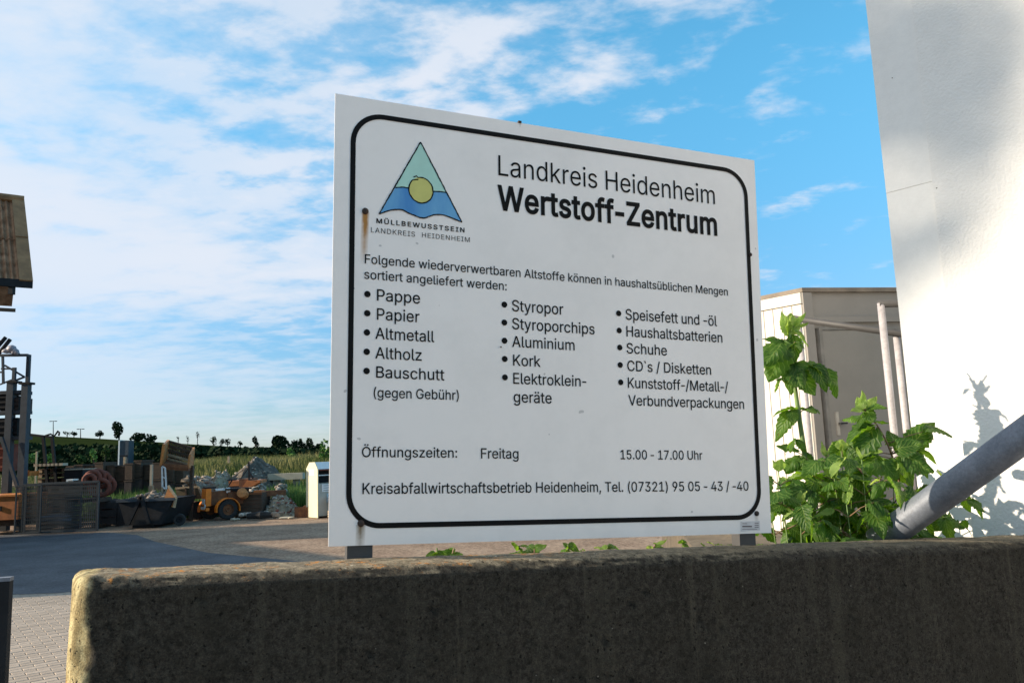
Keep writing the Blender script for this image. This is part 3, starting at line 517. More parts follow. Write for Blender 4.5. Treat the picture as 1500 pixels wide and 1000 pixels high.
[378,0,353,0,312,76,271,153,230,229,254,229,279,229,303,229,344,153,386,76,428,0,403,0]],"S":[447,[263,-9,224,-9,187,-9,155,-3,128,9,100,21,79,38,64,60,49,82,40,107,38,137,60,137,82,137,104,137,106,117,112,101,123,88,134,75,149,65,166,59,184,52,203,49,224,49,247,49,268,53,286,60,304,68,319,78,329,92,340,105,346,121,346,139,346,155,341,169,332,179,323,189,311,198,296,205,281,211,264,217,245,222,224,228,204,234,184,239,142,251,109,268,86,289,63,311,52,339,52,372,52,401,60,426,75,448,90,469,111,486,138,498,164,510,194,516,227,516,261,516,290,510,316,498,342,486,362,469,377,449,392,428,400,404,401,378,380,378,358,378,337,378,335,403,323,423,302,437,281,451,256,459,225,459,203,459,184,455,167,448,151,441,138,431,129,418,120,406,115,391,115,376,115,358,120,344,131,334,142,323,154,314,169,308,184,302,199,297,212,293,230,289,247,284,264,279,279,275,295,270,312,264,328,257,344,248,359,238,373,227,385,214,395,198,404,181,408,162,408,139,408,111,401,86,386,64,372,41,351,24,323,11,296,-2]],"T":[449,[85,452,32,452,32,471,32,490,32,509,160,509,288,509,417,509,417,490,417,471,417,452,363,452,310,452,257,452,257,301,257,151,257,0,235,0,214,0,193,0,193,151,193,301,193,452,139,452]],"U":[517,[299,-8,259,-8,219,-8,184,0,154,15,124,31,101,53,85,80,68,107,60,138,60,173,60,285,60,397,60,509,81,509,103,509,124,509,124,399,124,288,124,178,124,154,130,132,141,113,152,94,167,79,187,68,207,57,231,52,259,52,287,52,311,57,331,68,351,79,366,94,377,113,387,132,393,154,393,178,393,288,393,399,393,509,414,509,436,509,457,509,457,397,457,285,457,173,457,138,449,107,433,80,416,53,393,31,363,15,334,0]],"V":[480,[229,0,204,0,141,170,79,339,16,509,39,509,62,509,84,509,120,408,156,307,192,206,198,189,206,166,215,137,224,109,235,73,248,31,243,31,239,31,235,31,247,74,258,110,267,138,276,166,284,189,290,206,325,307,360,408,395,509,417,509,440,509,463,509,401,339,340,170,278,0,253,0]],"W":[686,[180,0,155,0,109,170,63,339,16,509,38,509,60,509,82,509,109,404,136,300,163,196,168,179,172,163,175,145,179,128,183,111,187,94,190,76,194,58,197,40,194,40,192,40,189,40,193,58,196,76,200,94,203,111,207,128,211,145,215,163,220,179,224,196,251,300,279,404,306,509,331,509,355,509,380,509,407,404,434,300,462,196,466,179,470,163,474,145,478,128,482,111,486,94,490,76,494,58,497,40,494,40,491,40,488,40,492,58,495,76,499,94,502,111,506,128,510,145,515,163,519,179,523,196,550,300,576,404,603,509,625,509,647,509,670,509,623,339,577,170,530,0,505,0,480,0,455,0,426,108,397,215,368,323,362,344,357,367,351,391,346,416,341,444,336,475,341,475,345,475,350,475,345,445,340,419,335,395,330,371,324,347,318,323,289,215,260,108,230,0,205,0]],"Z":[438,[161,0,42,0,42,15,42,31,42,46,119,159,196,272,273,385,284,400,295,415,306,431,318,446,329,461,341,476,343,469,346,461,348,454,327,453,306,453,285,452,264,452,244,452,223,452,162,452,101,452,40,452,40,471,40,490,40,509,159,509,278,509,397,509,397,493,397,477,397,462,321,351,245,240,169,129,158,113,146,97,134,81,122,65,110,49,97,33,95,40,93,47,90,54,111,55,132,56,152,57,173,57,193,57,214,57,276,57,338,57,399,57,399,38,399,19,399,0,280,0]],"`":[219,[131,429,114,429,92,462,70,496,48,529,71,529,94,529,116,529,132,496,148,462,164,429,147,429]],"a":[389,[182,-9,160,-9,136,-9,114,-4,94,5,75,14,59,27,48,45,36,62,30,83,30,108,30,130,35,147,43,161,52,175,63,185,78,193,92,201,108,207,125,211,143,215,160,218,178,220,201,223,219,225,234,227,248,228,258,231,265,235,272,239,276,245,276,255,276,255,276,256,276,257,276,272,273,286,267,297,261,308,252,316,240,322,228,328,213,331,196,331,178,331,162,328,149,322,136,317,126,309,118,301,110,292,104,283,100,274,80,280,61,285,41,291,50,314,62,332,79,346,95,360,113,369,133,375,153,381,173,384,194,384,208,384,223,383,239,379,255,376,271,370,286,360,301,351,313,338,322,320,332,303,337,280,337,251,337,168,337,84,337,0,317,0,297,0,277,0,277,17,277,35,277,52,275,52,274,52,272,52,268,43,261,34,252,25,243,15,230,7,215,1,200,-5],
[155,45,170,45,193,45,212,50,228,59,243,68,255,79,263,93,271,107,276,122,276,138,276,155,276,173,276,190,273,187,268,184,259,182,251,180,242,178,231,176,221,174,210,172,200,171,190,170,182,169,175,168,161,166,147,163,134,159,121,154,111,148,103,139,96,131,92,119,92,105,92,92,95,81,102,72,109,63,118,57,130,52,142,48]],"b":[424,[261,-8,229,-8,206,-8,187,-4,172,4,158,12,146,21,138,31,129,42,123,51,118,59,116,59,114,59,112,59,112,39,112,20,112,0,92,0,72,0,53,0,53,170,53,339,53,509,73,509,93,509,114,509,114,446,114,382,114,319,115,319,117,319,118,319,123,327,129,336,137,346,145,356,157,365,171,373,186,381,205,384,229,384,261,384,289,376,313,361,337,345,356,322,370,293,383,263,390,229,390,189,390,149,383,114,370,84,356,55,337,32,313,16,289,0],
[197,47,220,47,244,47,263,53,279,66,295,78,308,95,316,117,324,138,328,162,328,189,328,216,324,240,316,261,308,282,296,299,280,311,264,324,244,330,220,330,197,330,177,324,161,312,145,300,133,284,125,263,117,242,113,217,113,189,113,161,117,136,125,115,133,94,146,77,162,65,178,53]],"c":[396,[226,-8,207,-8,173,-8,143,0,117,16,91,33,71,56,56,85,41,114,34,149,34,187,34,227,41,262,56,291,71,321,91,343,117,360,143,376,173,384,207,384,226,384,243,382,260,377,276,372,292,365,305,356,319,347,330,335,340,322,350,309,357,294,362,277,342,272,322,267,303,262,300,272,296,281,290,289,285,297,278,305,270,311,262,317,253,322,242,325,232,328,220,330,207,330,182,330,161,323,145,310,129,297,116,280,108,258,100,237,96,213,96,187,96,162,100,139,108,117,116,96,129,79,145,66,161,53,182,46,207,46,220,46,232,48,243,52,253,55,263,60,271,66,279,72,286,80,292,89,297,97,301,107,304,117,324,112,343,107,363,102,358,85,351,70,341,56,332,43,320,31,306,21,293,12,277,4,261,-1,244,-6]],"d":[424,[219,-8,195,-8,164,-8,136,0,111,16,87,32,68,55,55,84,41,114,34,149,34,189,34,229,41,263,55,293,69,322,88,345,112,361,136,376,164,384,196,384,219,384,238,381,253,373,268,365,279,356,287,346,296,336,302,327,306,319,308,319,309,319,311,319,311,382,311,446,311,509,331,509,351,509,372,509,372,339,372,170,372,0,352,0,332,0,313,0,313,20,313,39,313,59,311,59,309,59,307,59,302,51,295,42,287,31,278,21,267,12,252,4,238,-4],
[181,47,205,47,227,47,247,53,263,65,279,77,291,94,299,115,308,136,312,161,312,189,312,217,308,242,300,263,292,284,279,300,263,312,247,324,228,330,205,330,181,330,161,324,145,311,129,299,116,282,108,261,100,240,96,216,96,189,96,162,100,138,109,117,117,95,129,78,145,66,161,53]],"e":[404,[238,-8,212,-8,175,-8,143,0,117,16,90,33,70,56,56,85,41,114,34,148,34,187,34,226,41,260,55,290,69,319,89,343,115,359,141,376,171,384,205,384,226,384,246,381,266,374,285,367,303,356,319,341,335,326,348,306,357,282,366,258,371,228,371,194,371,186,371,178,371,169,272,169,174,169,75,169,75,187,75,204,75,221,163,221,250,221,338,221,329,215,319,208,310,202,310,227,306,249,298,269,290,288,278,303,263,314,247,325,228,330,205,330,182,330,163,325,146,313,130,302,118,288,109,270,100,251,96,232,96,211,96,200,96,189,96,178,96,150,101,126,110,106,120,87,134,72,151,61,168,51,189,46,212,46,228,46,241,48,254,53,266,57,277,64,285,73,294,82,301,93,306,105,325,101,345,96,365,91,359,71,349,54,335,39,321,24,303,13,283,4,262,-4]],"f":[254,[154,379,228,379,228,362,228,344,228,327,154,327,80,327,6,327,6,344,6,362,6,379,80,379],
[101,0,81,0,81,144,81,288,81,432,81,453,86,471,96,486,106,500,119,511,135,519,152,526,169,530,187,530,201,530,213,529,222,527,232,525,238,523,243,521,238,503,233,486,227,468,224,470,220,471,215,472,210,473,203,474,195,474,176,474,163,469,154,460,146,451,142,437,142,419,142,279,142,140,142,0,121,0]],"g":[425,[238,-151,207,-151,179,-151,155,-147,134,-140,113,-132,96,-123,82,-110,69,-98,58,-84,51,-69,67,-60,84,-50,101,-41,107,-49,113,-57,122,-66,130,-75,141,-82,154,-88,168,-94,186,-97,207,-97,238,-97,263,-90,282,-75,302,-60,311,-37,311,-6,311,19,311,44,311,68,310,68,308,68,306,68,301,60,295,51,287,41,278,32,267,23,252,16,238,8,219,5,195,5,164,5,137,12,113,27,88,41,69,62,55,90,41,118,34,152,34,191,34,230,41,264,55,293,69,322,88,345,112,361,137,376,165,384,196,384,220,384,239,381,253,373,268,365,280,356,288,346,297,336,303,327,308,319,309,319,311,319,313,319,313,339,313,359,313,379,333,379,353,379,372,379,372,250,372,121,372,-9,372,-42,365,-69,350,-90,335,-111,316,-126,291,-136,266,-146],
[181,59,205,59,228,59,248,64,264,75,280,86,292,101,300,121,308,141,312,165,312,193,312,220,308,243,300,264,292,284,280,301,264,312,248,324,228,330,205,330,181,330,161,324,145,312,129,299,117,283,109,262,100,242,96,219,96,193,96,166,100,143,109,123,117,103,129,87,145,76,162,65]],"h":[410,[114,249,114,227,114,151,114,76,114,0,93,0,73,0,53,0,53,170,53,339,53,509,73,509,93,509,114,509,114,435,114,361,114,287,110,287,106,287,102,287,114,322,131,347,152,362,174,377,199,384,227,384,253,384,276,379,295,369,315,358,330,342,341,321,352,299,357,273,357,240,357,160,357,80,357,0,337,0,316,0,296,0,296,78,296,157,296,235,296,265,288,288,273,304,258,321,237,329,210,329,192,329,175,325,161,317,146,309,135,298,126,283,118,267]],"i":[167,[73,0,53,0,53,126,53,253,53,379,73,379,93,379,114,379,114,253,114,126,114,0,93,0],
[95,443,84,443,72,443,62,447,54,455,45,462,41,472,41,483,41,494,45,504,54,512,62,520,72,524,84,524,95,524,106,520,114,512,122,504,126,494,126,483,126,472,122,462,114,455,106,447]],"k":[381,[132,158,110,137,110,162,110,187,110,212,113,212,117,212,121,212,175,268,230,323,284,379,310,379,335,379,360,379,301,319,243,259,184,199,182,199,179,199,177,199,155,178],
[73,0,53,0,53,170,53,339,53,509,73,509,93,509,114,509,114,339,114,170,114,0,93,0],
[320,0,294,0,245,62,197,124,148,186,162,200,177,214,191,229,252,152,312,76,372,0,346,0]],"l":[189,[147,-2,139,-2,110,-2,88,5,74,20,60,35,53,57,53,84,53,226,53,367,53,509,73,509,93,509,114,509,114,372,114,235,114,99,114,81,116,69,120,62,125,55,133,52,146,52,152,52,157,52,160,53,164,53,167,54,170,54,173,37,177,20,181,3,175,1,169,0,162,-1,154,-2]],"m":[610,[73,0,53,0,53,126,53,253,53,379,72,379,92,379,112,379,112,351,112,323,112,295,111,295,109,295,108,295,113,316,121,332,132,346,144,359,157,369,172,376,187,383,203,386,219,386,247,386,270,378,287,361,305,344,316,322,321,295,318,295,315,295,312,295,317,313,325,329,337,343,349,357,364,367,381,375,398,382,416,386,437,386,459,386,479,381,497,372,515,362,530,348,541,328,551,309,557,285,557,255,557,170,557,85,557,0,536,0,516,0,496,0,496,85,496,169,496,254,496,281,488,301,473,313,457,325,439,330,419,330,402,330,387,327,374,320,362,313,352,303,345,290,339,278,335,263,335,247,335,165,335,82,335,0,315,0,295,0,274,0,274,87,274,173,274,260,274,281,267,298,253,311,239,324,221,330,199,330,185,330,171,327,158,320,144,313,134,303,126,289,118,276,114,258,114,238,114,159,114,79,114,0,93,0]],"n":[410,[114,249,114,227,114,151,114,76,114,0,93,0,73,0,53,0,53,126,53,253,53,379,72,379,92,379,112,379,112,349,112,318,112,287,109,287,106,287,102,287,114,322,131,347,152,362,174,377,199,384,227,384,253,384,276,379,295,369,314,358,330,342,341,321,352,299,357,273,357,240,357,160,357,80,357,0,337,0,316,0,296,0,296,78,296,157,296,235,296,265,288,288,273,304,258,321,237,329,210,329,192,329,175,325,161,317,146,309,135,298,126,283,118,267]],"o":[415,[242,-8,207,-8,173,-8,143,0,117,16,91,33,71,56,56,85,41,114,34,149,34,187,34,227,41,262,56,291,71,321,91,343,117,360,143,376,173,384,207,384,242,384,273,376,299,360,325,343,345,321,359,291,374,262,381,227,381,187,381,149,374,114,359,85,345,56,325,33,299,16,273,0],
[182,46,207,46,233,46,254,53,270,66,287,79,299,96,307,117,315,139,319,162,319,187,319,213,315,236,307,258,299,280,287,297,270,310,254,323,233,330,207,330,182,330,161,323,145,310,129,297,116,280,108,258,100,237,96,213,96,187,96,162,100,139,108,117,116,96,129,79,145,66,161,53]],"p":[424,[73,-143,53,-143,53,31,53,205,53,379,72,379,92,379,112,379,112,359,112,339,112,319,114,319,116,319,118,319,123,327,129,336,137,346,145,356,157,365,171,373,186,381,205,384,229,384,261,384,289,376,313,361,337,345,356,322,370,293,383,263,390,229,390,189,390,149,383,114,370,84,356,55,337,32,313,16,289,0,261,-8,229,-8,206,-8,187,-4,173,4,158,12,146,21,138,31,130,42,123,51,118,59,117,59,115,59,114,59,114,-8,114,-76,114,-143,93,-143],
[197,47,220,47,244,47,263,53,279,66,295,78,308,95,316,117,324,138,328,162,328,189,328,216,324,240,316,261,308,282,296,299,280,311,264,324,244,330,220,330,197,330,177,324,161,312,145,300,133,284,125,263,117,242,113,217,113,189,113,161,117,136,125,115,133,94,146,77,162,65,178,53]],"r":[259,[73,0,53,0,53,126,53,253,53,379,72,379,92,379,112,379,112,360,112,340,112,321,113,321,114,321,115,321,122,340,135,355,152,367,170,379,190,385,213,385,218,385,223,385,229,384,235,384,240,384,243,384,243,363,243,343,243,322,242,323,237,323,230,324,223,325,215,326,207,326,189,326,173,322,159,315,145,307,134,297,126,284,118,270,114,255,114,237,114,158,114,79,114,0,93,0]],"s":[365,[211,-8,182,-8,156,-8,133,-4,112,3,92,11,75,23,62,38,49,53,40,72,36,94,55,98,74,102,94,107,99,86,109,70,124,60,139,50,158,45,181,45,208,45,229,51,244,62,260,74,268,87,268,103,268,116,263,127,254,136,245,144,231,151,212,155,191,160,170,165,149,170,115,178,89,191,72,208,55,225,47,247,47,274,47,296,53,315,65,332,77,348,94,361,115,370,136,380,160,384,187,384,213,384,235,380,254,372,272,365,287,353,299,339,310,325,319,309,324,290,305,286,287,281,268,277,263,292,255,304,243,316,230,327,212,333,187,333,165,333,146,327,131,317,116,306,109,293,109,277,109,263,114,252,124,243,134,235,150,228,172,223,191,218,210,214,229,209,264,201,290,188,306,171,323,154,331,133,331,107,331,84,325,64,312,47,300,30,282,16,260,6,237,-3]],"t":[227,[138,379,204,379,204,362,204,344,204,327,138,327,72,327,6,327,6,344,6,362,6,379,72,379],
[65,345,65,471,85,471,106,471,126,471,126,347,126,222,126,98,126,81,129,69,136,61,143,54,154,50,170,50,174,50,179,50,185,51,191,52,197,53,202,54,206,36,209,19,213,2,207,0,200,-2,192,-3,184,-4,176,-4,168,-4,136,-4,110,4,92,21,74,38,65,62,65,93,65,219]],"u":[410,[211,-5,182,-5,157,-5,134,0,115,11,95,21,80,37,69,59,58,80,53,107,53,139,53,219,53,299,53,379,73,379,93,379,114,379,114,301,114,222,114,144,114,114,121,91,137,75,152,58,173,50,200,50,218,50,235,54,249,62,264,70,275,81,283,97,292,112,296,131,296,153,296,228,296,304,296,379,316,379,337,379,357,379,357,253,357,126,357,0,337,0,318,0,298,0,298,31,298,61,298,92,301,92,304,92,307,92,295,57,279,32,257,17,235,2]],"v":[389,[184,0,163,0,114,126,66,253,17,379,40,379,62,379,84,379,111,305,138,230,165,155,174,132,181,110,187,87,193,64,199,42,206,21,198,21,191,21,184,21,191,42,197,64,203,87,209,110,216,132,224,155,251,230,278,305,305,379,327,379,349,379,371,379,323,253,275,126,226,0,205,0]],"w":[567,[158,0,138,0,99,126,61,253,23,379,44,379,66,379,87,379,103,324,118,269,133,214,140,191,147,165,154,137,161,108,168,76,175,41,172,41,168,41,165,41,172,75,179,106,186,135,193,163,199,190,206,214,221,269,237,324,252,379,273,379,295,379,316,379,332,324,347,269,362,214,368,190,375,164,382,136,388,107,395,76,402,41,399,41,395,41,391,41,399,75,406,107,413,135,420,164,427,190,434,214,449,269,465,324,480,379,502,379,523,379,545,379,506,253,468,126,429,0,409,0,389,0,368,0,352,57,335,114,319,172,314,189,309,207,305,225,300,243,295,261,291,280,286,299,281,318,277,338,281,338,286,338,291,338,286,319,281,299,277,280,272,261,267,243,263,225,258,206,253,189,248,172,231,114,215,57,199,0,178,0]],"y":[389,[51,-140,47,-139,52,-121,57,-103,61,-86,65,-86,68,-87,71,-87,83,-90,94,-91,104,-89,114,-87,122,-82,130,-74,138,-66,145,-53,151,-36,155,-24,159,-13,163,-1,114,126,66,252,17,379,40,379,62,379,84,379,111,305,138,230,165,155,174,132,181,109,187,87,193,64,199,42,206,21,198,21,191,21,184,21,190,42,196,64,202,87,209,110,216,132,224,155,251,230,278,305,305,379,327,379,349,379,371,379,316,234,260,88,204,-58,196,-78,187,-94,177,-107,166,-120,153,-129,139,-136,125,-142,109,-145,91,-145,81,-145,72,-144,65,-143,57,-142]],"z":[380,[141,0,42,0,42,15,42,30,42,46,112,137,183,228,254,320,254,321,254,322,254,323,185,323,117,323,48,323,48,342,48,361,48,379,143,379,238,379,333,379,333,363,333,347,333,331,264,241,195,150,126,60,126,59,126,58,126,56,197,56,268,56,339,56,339,38,339,19,339,0,240,0]],"Ö":[533,[311,-7,267,-7,223,-7,184,4,150,25,116,46,90,76,70,115,50,154,40,201,40,254,40,308,50,354,70,393,90,432,116,462,150,484,184,505,223,516,267,516,311,516,350,505,384,484,418,462,444,432,464,393,483,354,493,308,493,254,493,201,483,154,464,115,444,76,418,46,384,25,350,4],
[236,53,267,53,297,53,325,61,349,76,374,91,394,114,408,144,423,174,430,211,430,254,430,298,423,335,408,365,394,395,374,417,349,433,325,448,297,456,267,456,236,456,209,448,184,433,159,417,140,394,125,364,111,334,103,297,103,254,103,211,111,174,125,144,140,114,159,92,184,76,209,61],
[350,572,339,572,328,572,318,576,310,584,302,592,298,601,298,612,298,624,302,633,310,641,318,649,328,653,339,653,350,653,360,649,368,641,375,633,379,624,379,612,379,601,375,592,368,584,360,576],
[206,572,195,572,184,572,175,576,167,584,159,592,155,601,155,612,155,624,159,633,167,641,175,649,184,653,195,653,206,653,216,649,224,641,232,633,236,624,236,612,236,601,232,592,224,584,216,576]],"Ü":[517,[299,-8,259,-8,219,-8,184,0,154,15,124,31,101,53,85,80,68,107,60,138,60,173,60,285,60,397,60,509,81,509,103,509,124,509,124,399,124,288,124,178,124,154,130,132,141,113,152,94,167,79,187,68,207,57,231,52,259,52,287,52,311,57,331,68,351,79,366,94,377,113,387,132,393,154,393,178,393,288,393,399,393,509,414,509,436,509,457,509,457,397,457,285,457,173,457,138,449,107,433,80,416,53,393,31,363,15,334,0],
[342,572,331,572,320,572,310,576,302,584,294,592,290,601,290,612,290,624,294,633,302,641,310,649,320,653,331,653,342,653,351,649,359,641,367,633,371,624,371,612,371,601,367,592,359,584,351,576],
[198,572,187,572,176,572,166,576,158,584,150,592,146,601,146,612,146,624,150,633,158,641,166,649,176,653,187,653,198,653,208,649,216,641,223,633,227,624,227,612,227,601,223,592,216,584,208,576]],"ä":[389,[182,-9,160,-9,136,-9,114,-4,94,5,75,14,59,27,48,45,36,62,30,83,30,108,30,130,35,147,43,161,52,175,63,185,78,193,92,201,108,207,125,211,143,215,160,218,178,220,201,223,219,225,234,227,248,228,258,231,265,235,272,239,276,245,276,255,276,255,276,256,276,257,276,272,273,286,267,297,261,308,252,316,240,322,228,328,213,331,196,331,178,331,162,328,149,322,136,317,126,309,118,301,110,292,104,283,100,274,80,280,61,285,41,291,50,314,62,332,79,346,95,360,113,369,133,375,153,381,173,384,194,384,208,384,223,383,239,379,255,376,271,370,286,360,301,351,313,338,322,320,332,303,337,280,337,251,337,168,337,84,337,0,317,0,297,0,277,0,277,17,277,35,277,52,275,52,274,52,272,52,268,43,261,34,252,25,243,15,230,7,215,1,200,-5],
[155,45,170,45,193,45,212,50,228,59,243,68,255,79,263,93,271,107,276,122,276,138,276,155,276,173,276,190,273,187,268,184,259,182,251,180,242,178,231,176,221,174,210,172,200,171,190,170,182,169,175,168,161,166,147,163,134,159,121,154,111,148,103,139,96,131,92,119,92,105,92,92,95,81,102,72,109,63,118,57,130,52,142,48],
[272,443,261,443,250,443,240,447,233,455,225,462,221,472,221,483,221,494,225,504,233,512,240,519,250,523,261,523,272,523,282,519,290,512,298,504,301,494,301,483,301,472,298,462,290,455,282,447],
[129,443,117,443,106,443,97,447,89,455,81,462,77,472,77,483,77,494,81,504,89,512,97,519,106,523,117,523,129,523,138,519,146,512,154,504,158,494,158,483,158,472,154,462,146,455,138,447]],"ö":[415,[242,-8,207,-8,173,-8,143,0,117,16,91,33,71,56,56,85,41,114,34,149,34,187,34,227,41,262,56,291,71,321,91,343,117,360,143,376,173,384,207,384,242,384,273,376,299,360,325,343,345,321,359,291,374,262,381,227,381,187,381,149,374,114,359,85,345,56,325,33,299,16,273,0],
[182,46,207,46,233,46,254,53,270,66,287,79,299,96,307,117,315,139,319,162,319,187,319,213,315,236,307,258,299,280,287,297,270,310,254,323,233,330,207,330,182,330,161,323,145,310,129,297,116,280,108,258,100,237,96,213,96,187,96,162,100,139,108,117,116,96,129,79,145,66,161,53],
[290,443,279,443,268,443,259,447,251,455,243,462,239,472,239,483,239,494,243,504,251,512,259,519,268,523,279,523,290,523,300,519,308,512,316,504,320,494,320,483,320,472,316,462,308,455,300,447],
[147,443,136,443,124,443,115,447,107,455,99,462,95,472,95,483,95,494,99,504,107,512,115,519,124,523,136,523,147,523,156,519,164,512,172,504,176,494,176,483,176,472,172,462,164,455,156,447]],"ü":[410,[211,-5,182,-5,157,-5,134,0,115,11,95,21,80,37,69,59,58,80,53,107,53,139,53,219,53,299,53,379,73,379,93,379,114,379,114,301,114,222,114,144,114,114,121,91,137,75,152,58,173,50,200,50,218,50,235,54,249,62,264,70,275,81,283,97,292,112,296,131,296,153,296,228,296,304,296,379,316,379,337,379,357,379,357,253,357,126,357,0,337,0,318,0,298,0,298,31,298,61,298,92,301,92,304,92,307,92,295,57,279,32,257,17,235,2],
[288,443,277,443,266,443,256,447,248,455,240,462,236,472,236,483,236,494,240,504,248,512,256,519,266,523,277,523,288,523,298,519,305,512,313,504,317,494,317,483,317,472,313,462,305,455,298,447],
[144,443,133,443,122,443,112,447,104,455,97,462,93,472,93,483,93,494,97,504,104,512,112,519,122,523,133,523,144,523,154,519,162,512,170,504,173,494,173,483,173,472,170,462,162,455,154,447]]}
PARTS = {}
def fill_nonzero(cts):            # closed polylines -> trapezoids, non-zero winding
    E_ = []
    for c in cts:
        for i in range(len(c)):
            a, b = c[i], c[(i+1) % len(c)]
            if abs(a[1]-b[1]) > 1e-7: E_.append((a, b, 1) if a[1] < b[1] else (b, a, -1))
    Y_ = {round(p[1], 6) for e in E_ for p in e[:2]}
    for i in range(len(E_)):
        (x1, y1), (x2, y2), _ = E_[i]
        for k in range(i+1, len(E_)):
            (x3, y3), (x4, y4), _ = E_[k]
            if y2 <= y3 or y4 <= y1 or max(x1, x2) < min(x3, x4) or max(x3, x4) < min(x1, x2): continue
            d = (x2-x1)*(y4-y3)-(y2-y1)*(x4-x3)
            if abs(d) < 1e-12: continue
            t = ((x3-x1)*(y4-y3)-(y3-y1)*(x4-x3))/d; u = ((x3-x1)*(y2-y1)-(y3-y1)*(x2-x1))/d
            if 0 < t < 1 and 0 < u < 1: Y_.add(round(y1+t*(y2-y1), 6))
    Y_ = sorted(Y_); out = []
    xa = lambda e, y: e[0][0] + (e[1][0]-e[0][0])*(y-e[0][1])/(e[1][1]-e[0][1])
    for k in range(len(Y_)-1):
        y0, y1 = Y_[k], Y_[k+1]; ym = (y0+y1)/2
        if y1-y0 < 1e-5: continue
        L = sorted([(xa(e, ym), e) for e in E_ if e[0][1] < ym < e[1][1]], key=lambda q: q[0])
        w = 0; st = None
        for xm, e in L:
            if w == 0: st = e
            w += e[2]
            if w == 0: out.append([(xa(st, y0), y0), (xa(e, y0), y0), (xa(e, y1), y1), (xa(st, y1), y1)])
    return out
def glyph_mesh(ch, offset):
    if (ch, offset) in PARTS: return PARTS[ch, offset]
    cts = []
    for q in GLYPHS[ch][1:]:
        n = len(q)//6; c = []
        for i in range(n):
            k = (i+1) % n; p0 = (q[i*6+2], q[i*6+3]); h0 = (q[i*6+4], q[i*6+5]); h1 = (q[k*6], q[k*6+1]); p1 = (q[k*6+2], q[k*6+3])
            dx, dy = p1[0]-p0[0], p1[1]-p0[1]; bend = abs((h0[0]-p0[0])*dy-(h0[1]-p0[1])*dx)+abs((h1[0]-p0[0])*dy-(h1[1]-p0[1])*dx)
            m_ = 1 if bend < 40 else 4
            for j in range(m_):
                t = j/m_; a = 1-t
                c.append(tuple((a**3*p0[z]+3*a*a*t*h0[z]+3*a*t*t*h1[z]+t**3*p1[z])/1000 for z in (0, 1)))
        d = [c[0]]
        for p in c[1:]:
            if math.dist(p, d[-1]) > 1e-4: d.append(p)
        if math.dist(d[0], d[-1]) < 1e-4: d.pop()
        cts.append(d)
    if offset:
        area = lambda c: sum(c[i][0]*c[(i+1) % len(c)][1]-c[(i+1) % len(c)][0]*c[i][1] for i in range(len(c)))
        sg = 1 if area(max(cts, key=lambda c: abs(area(c)))) > 0 else -1
        res = []
        for c in cts:
            n = len(c); o_ = []
            for i in range(n):
                p, a, b = V((*c[i], 0)), V((*c[i-1], 0)), V((*c[(i+1) % n], 0))
                d1, d2 = (p-a).normalized(), (b-p).normalized(); n1 = V((d1.y, -d1.x, 0))*sg; n2 = V((d2.y, -d2.x, 0))*sg; m_ = n1+n2
                m_ = m_.normalized()*min(1.5, 1/max(.4, m_.normalized().dot(n1))) if m_.length > .1 else n1
                o_.append((p.x+m_.x*offset, p.y+m_.y*offset))
            res.append(o_)
        cts = res
    PARTS[ch, offset] = fill_nonzero(cts); return PARTS[ch, offset]
def text_poly(txt, offset, space):
    vs = []; fs = []; x = 0.0
    for ch in txt:
        if ch != ' ':
            for q in glyph_mesh(ch, offset):
                k = len(vs); vs += [V((a+x, b, 0)) for a, b in q]; fs.append((k, k+1, k+2, k+3))
        x += GLYPHS[ch][0]/1000 + (space-1)*.25
    return vs, fs
CAPH = .5087
GLYPHS['-'][1:] = [[v - (GLYPHS['-'][0]*.15 if k % 2 == 0 else 0) for k, v in enumerate(q)] for q in GLYPHS['-'][1:]]; GLYPHS['-'][0] = int(GLYPHS['-'][0]*.72)
def line(txt, x0, y0, x1, y1, captop, offset=.0045, space=1., name='lettering', m=M_black):
    u0_, v0_ = uvp(x0, y0); u1_, v1_ = uvp(x1, y1); ut, vt = uvp(x0, captop)
    v = (v0_+v1_)/2; cap = vt - v0_
    vs, fs = text_poly(txt, offset, space)
    mn, mx = min(p.x for p in vs), max(p.x for p in vs)
    sx_ = (u1_-u0_)/(mx-mn); sy = cap/CAPH
    mb = MB(); mb.add([sp(u0_+(p.x-mn)*sx_, v+p.y*sy, .0012+p.z) for p in vs], fs)
    return spart(name, mb, m)
B_ = 1
line('Landkreis Heidenheim', 730, 256.8, 1047.2, 299.6, 227.4, -.001)
line('Wertstoff-Zentrum', 728.8, 307.2, 1050.6, 343.9, 272.8, .021, 1.06)
line('Folgende wiederverwertbaren Altstoffe können in haushaltsüblichen Mengen', 534.3, 385.2, 1066.1, 433.3, 372)
line('sortiert angeliefert werden:', 533.3, 408.7, 742.1, 424.8, 395.5)
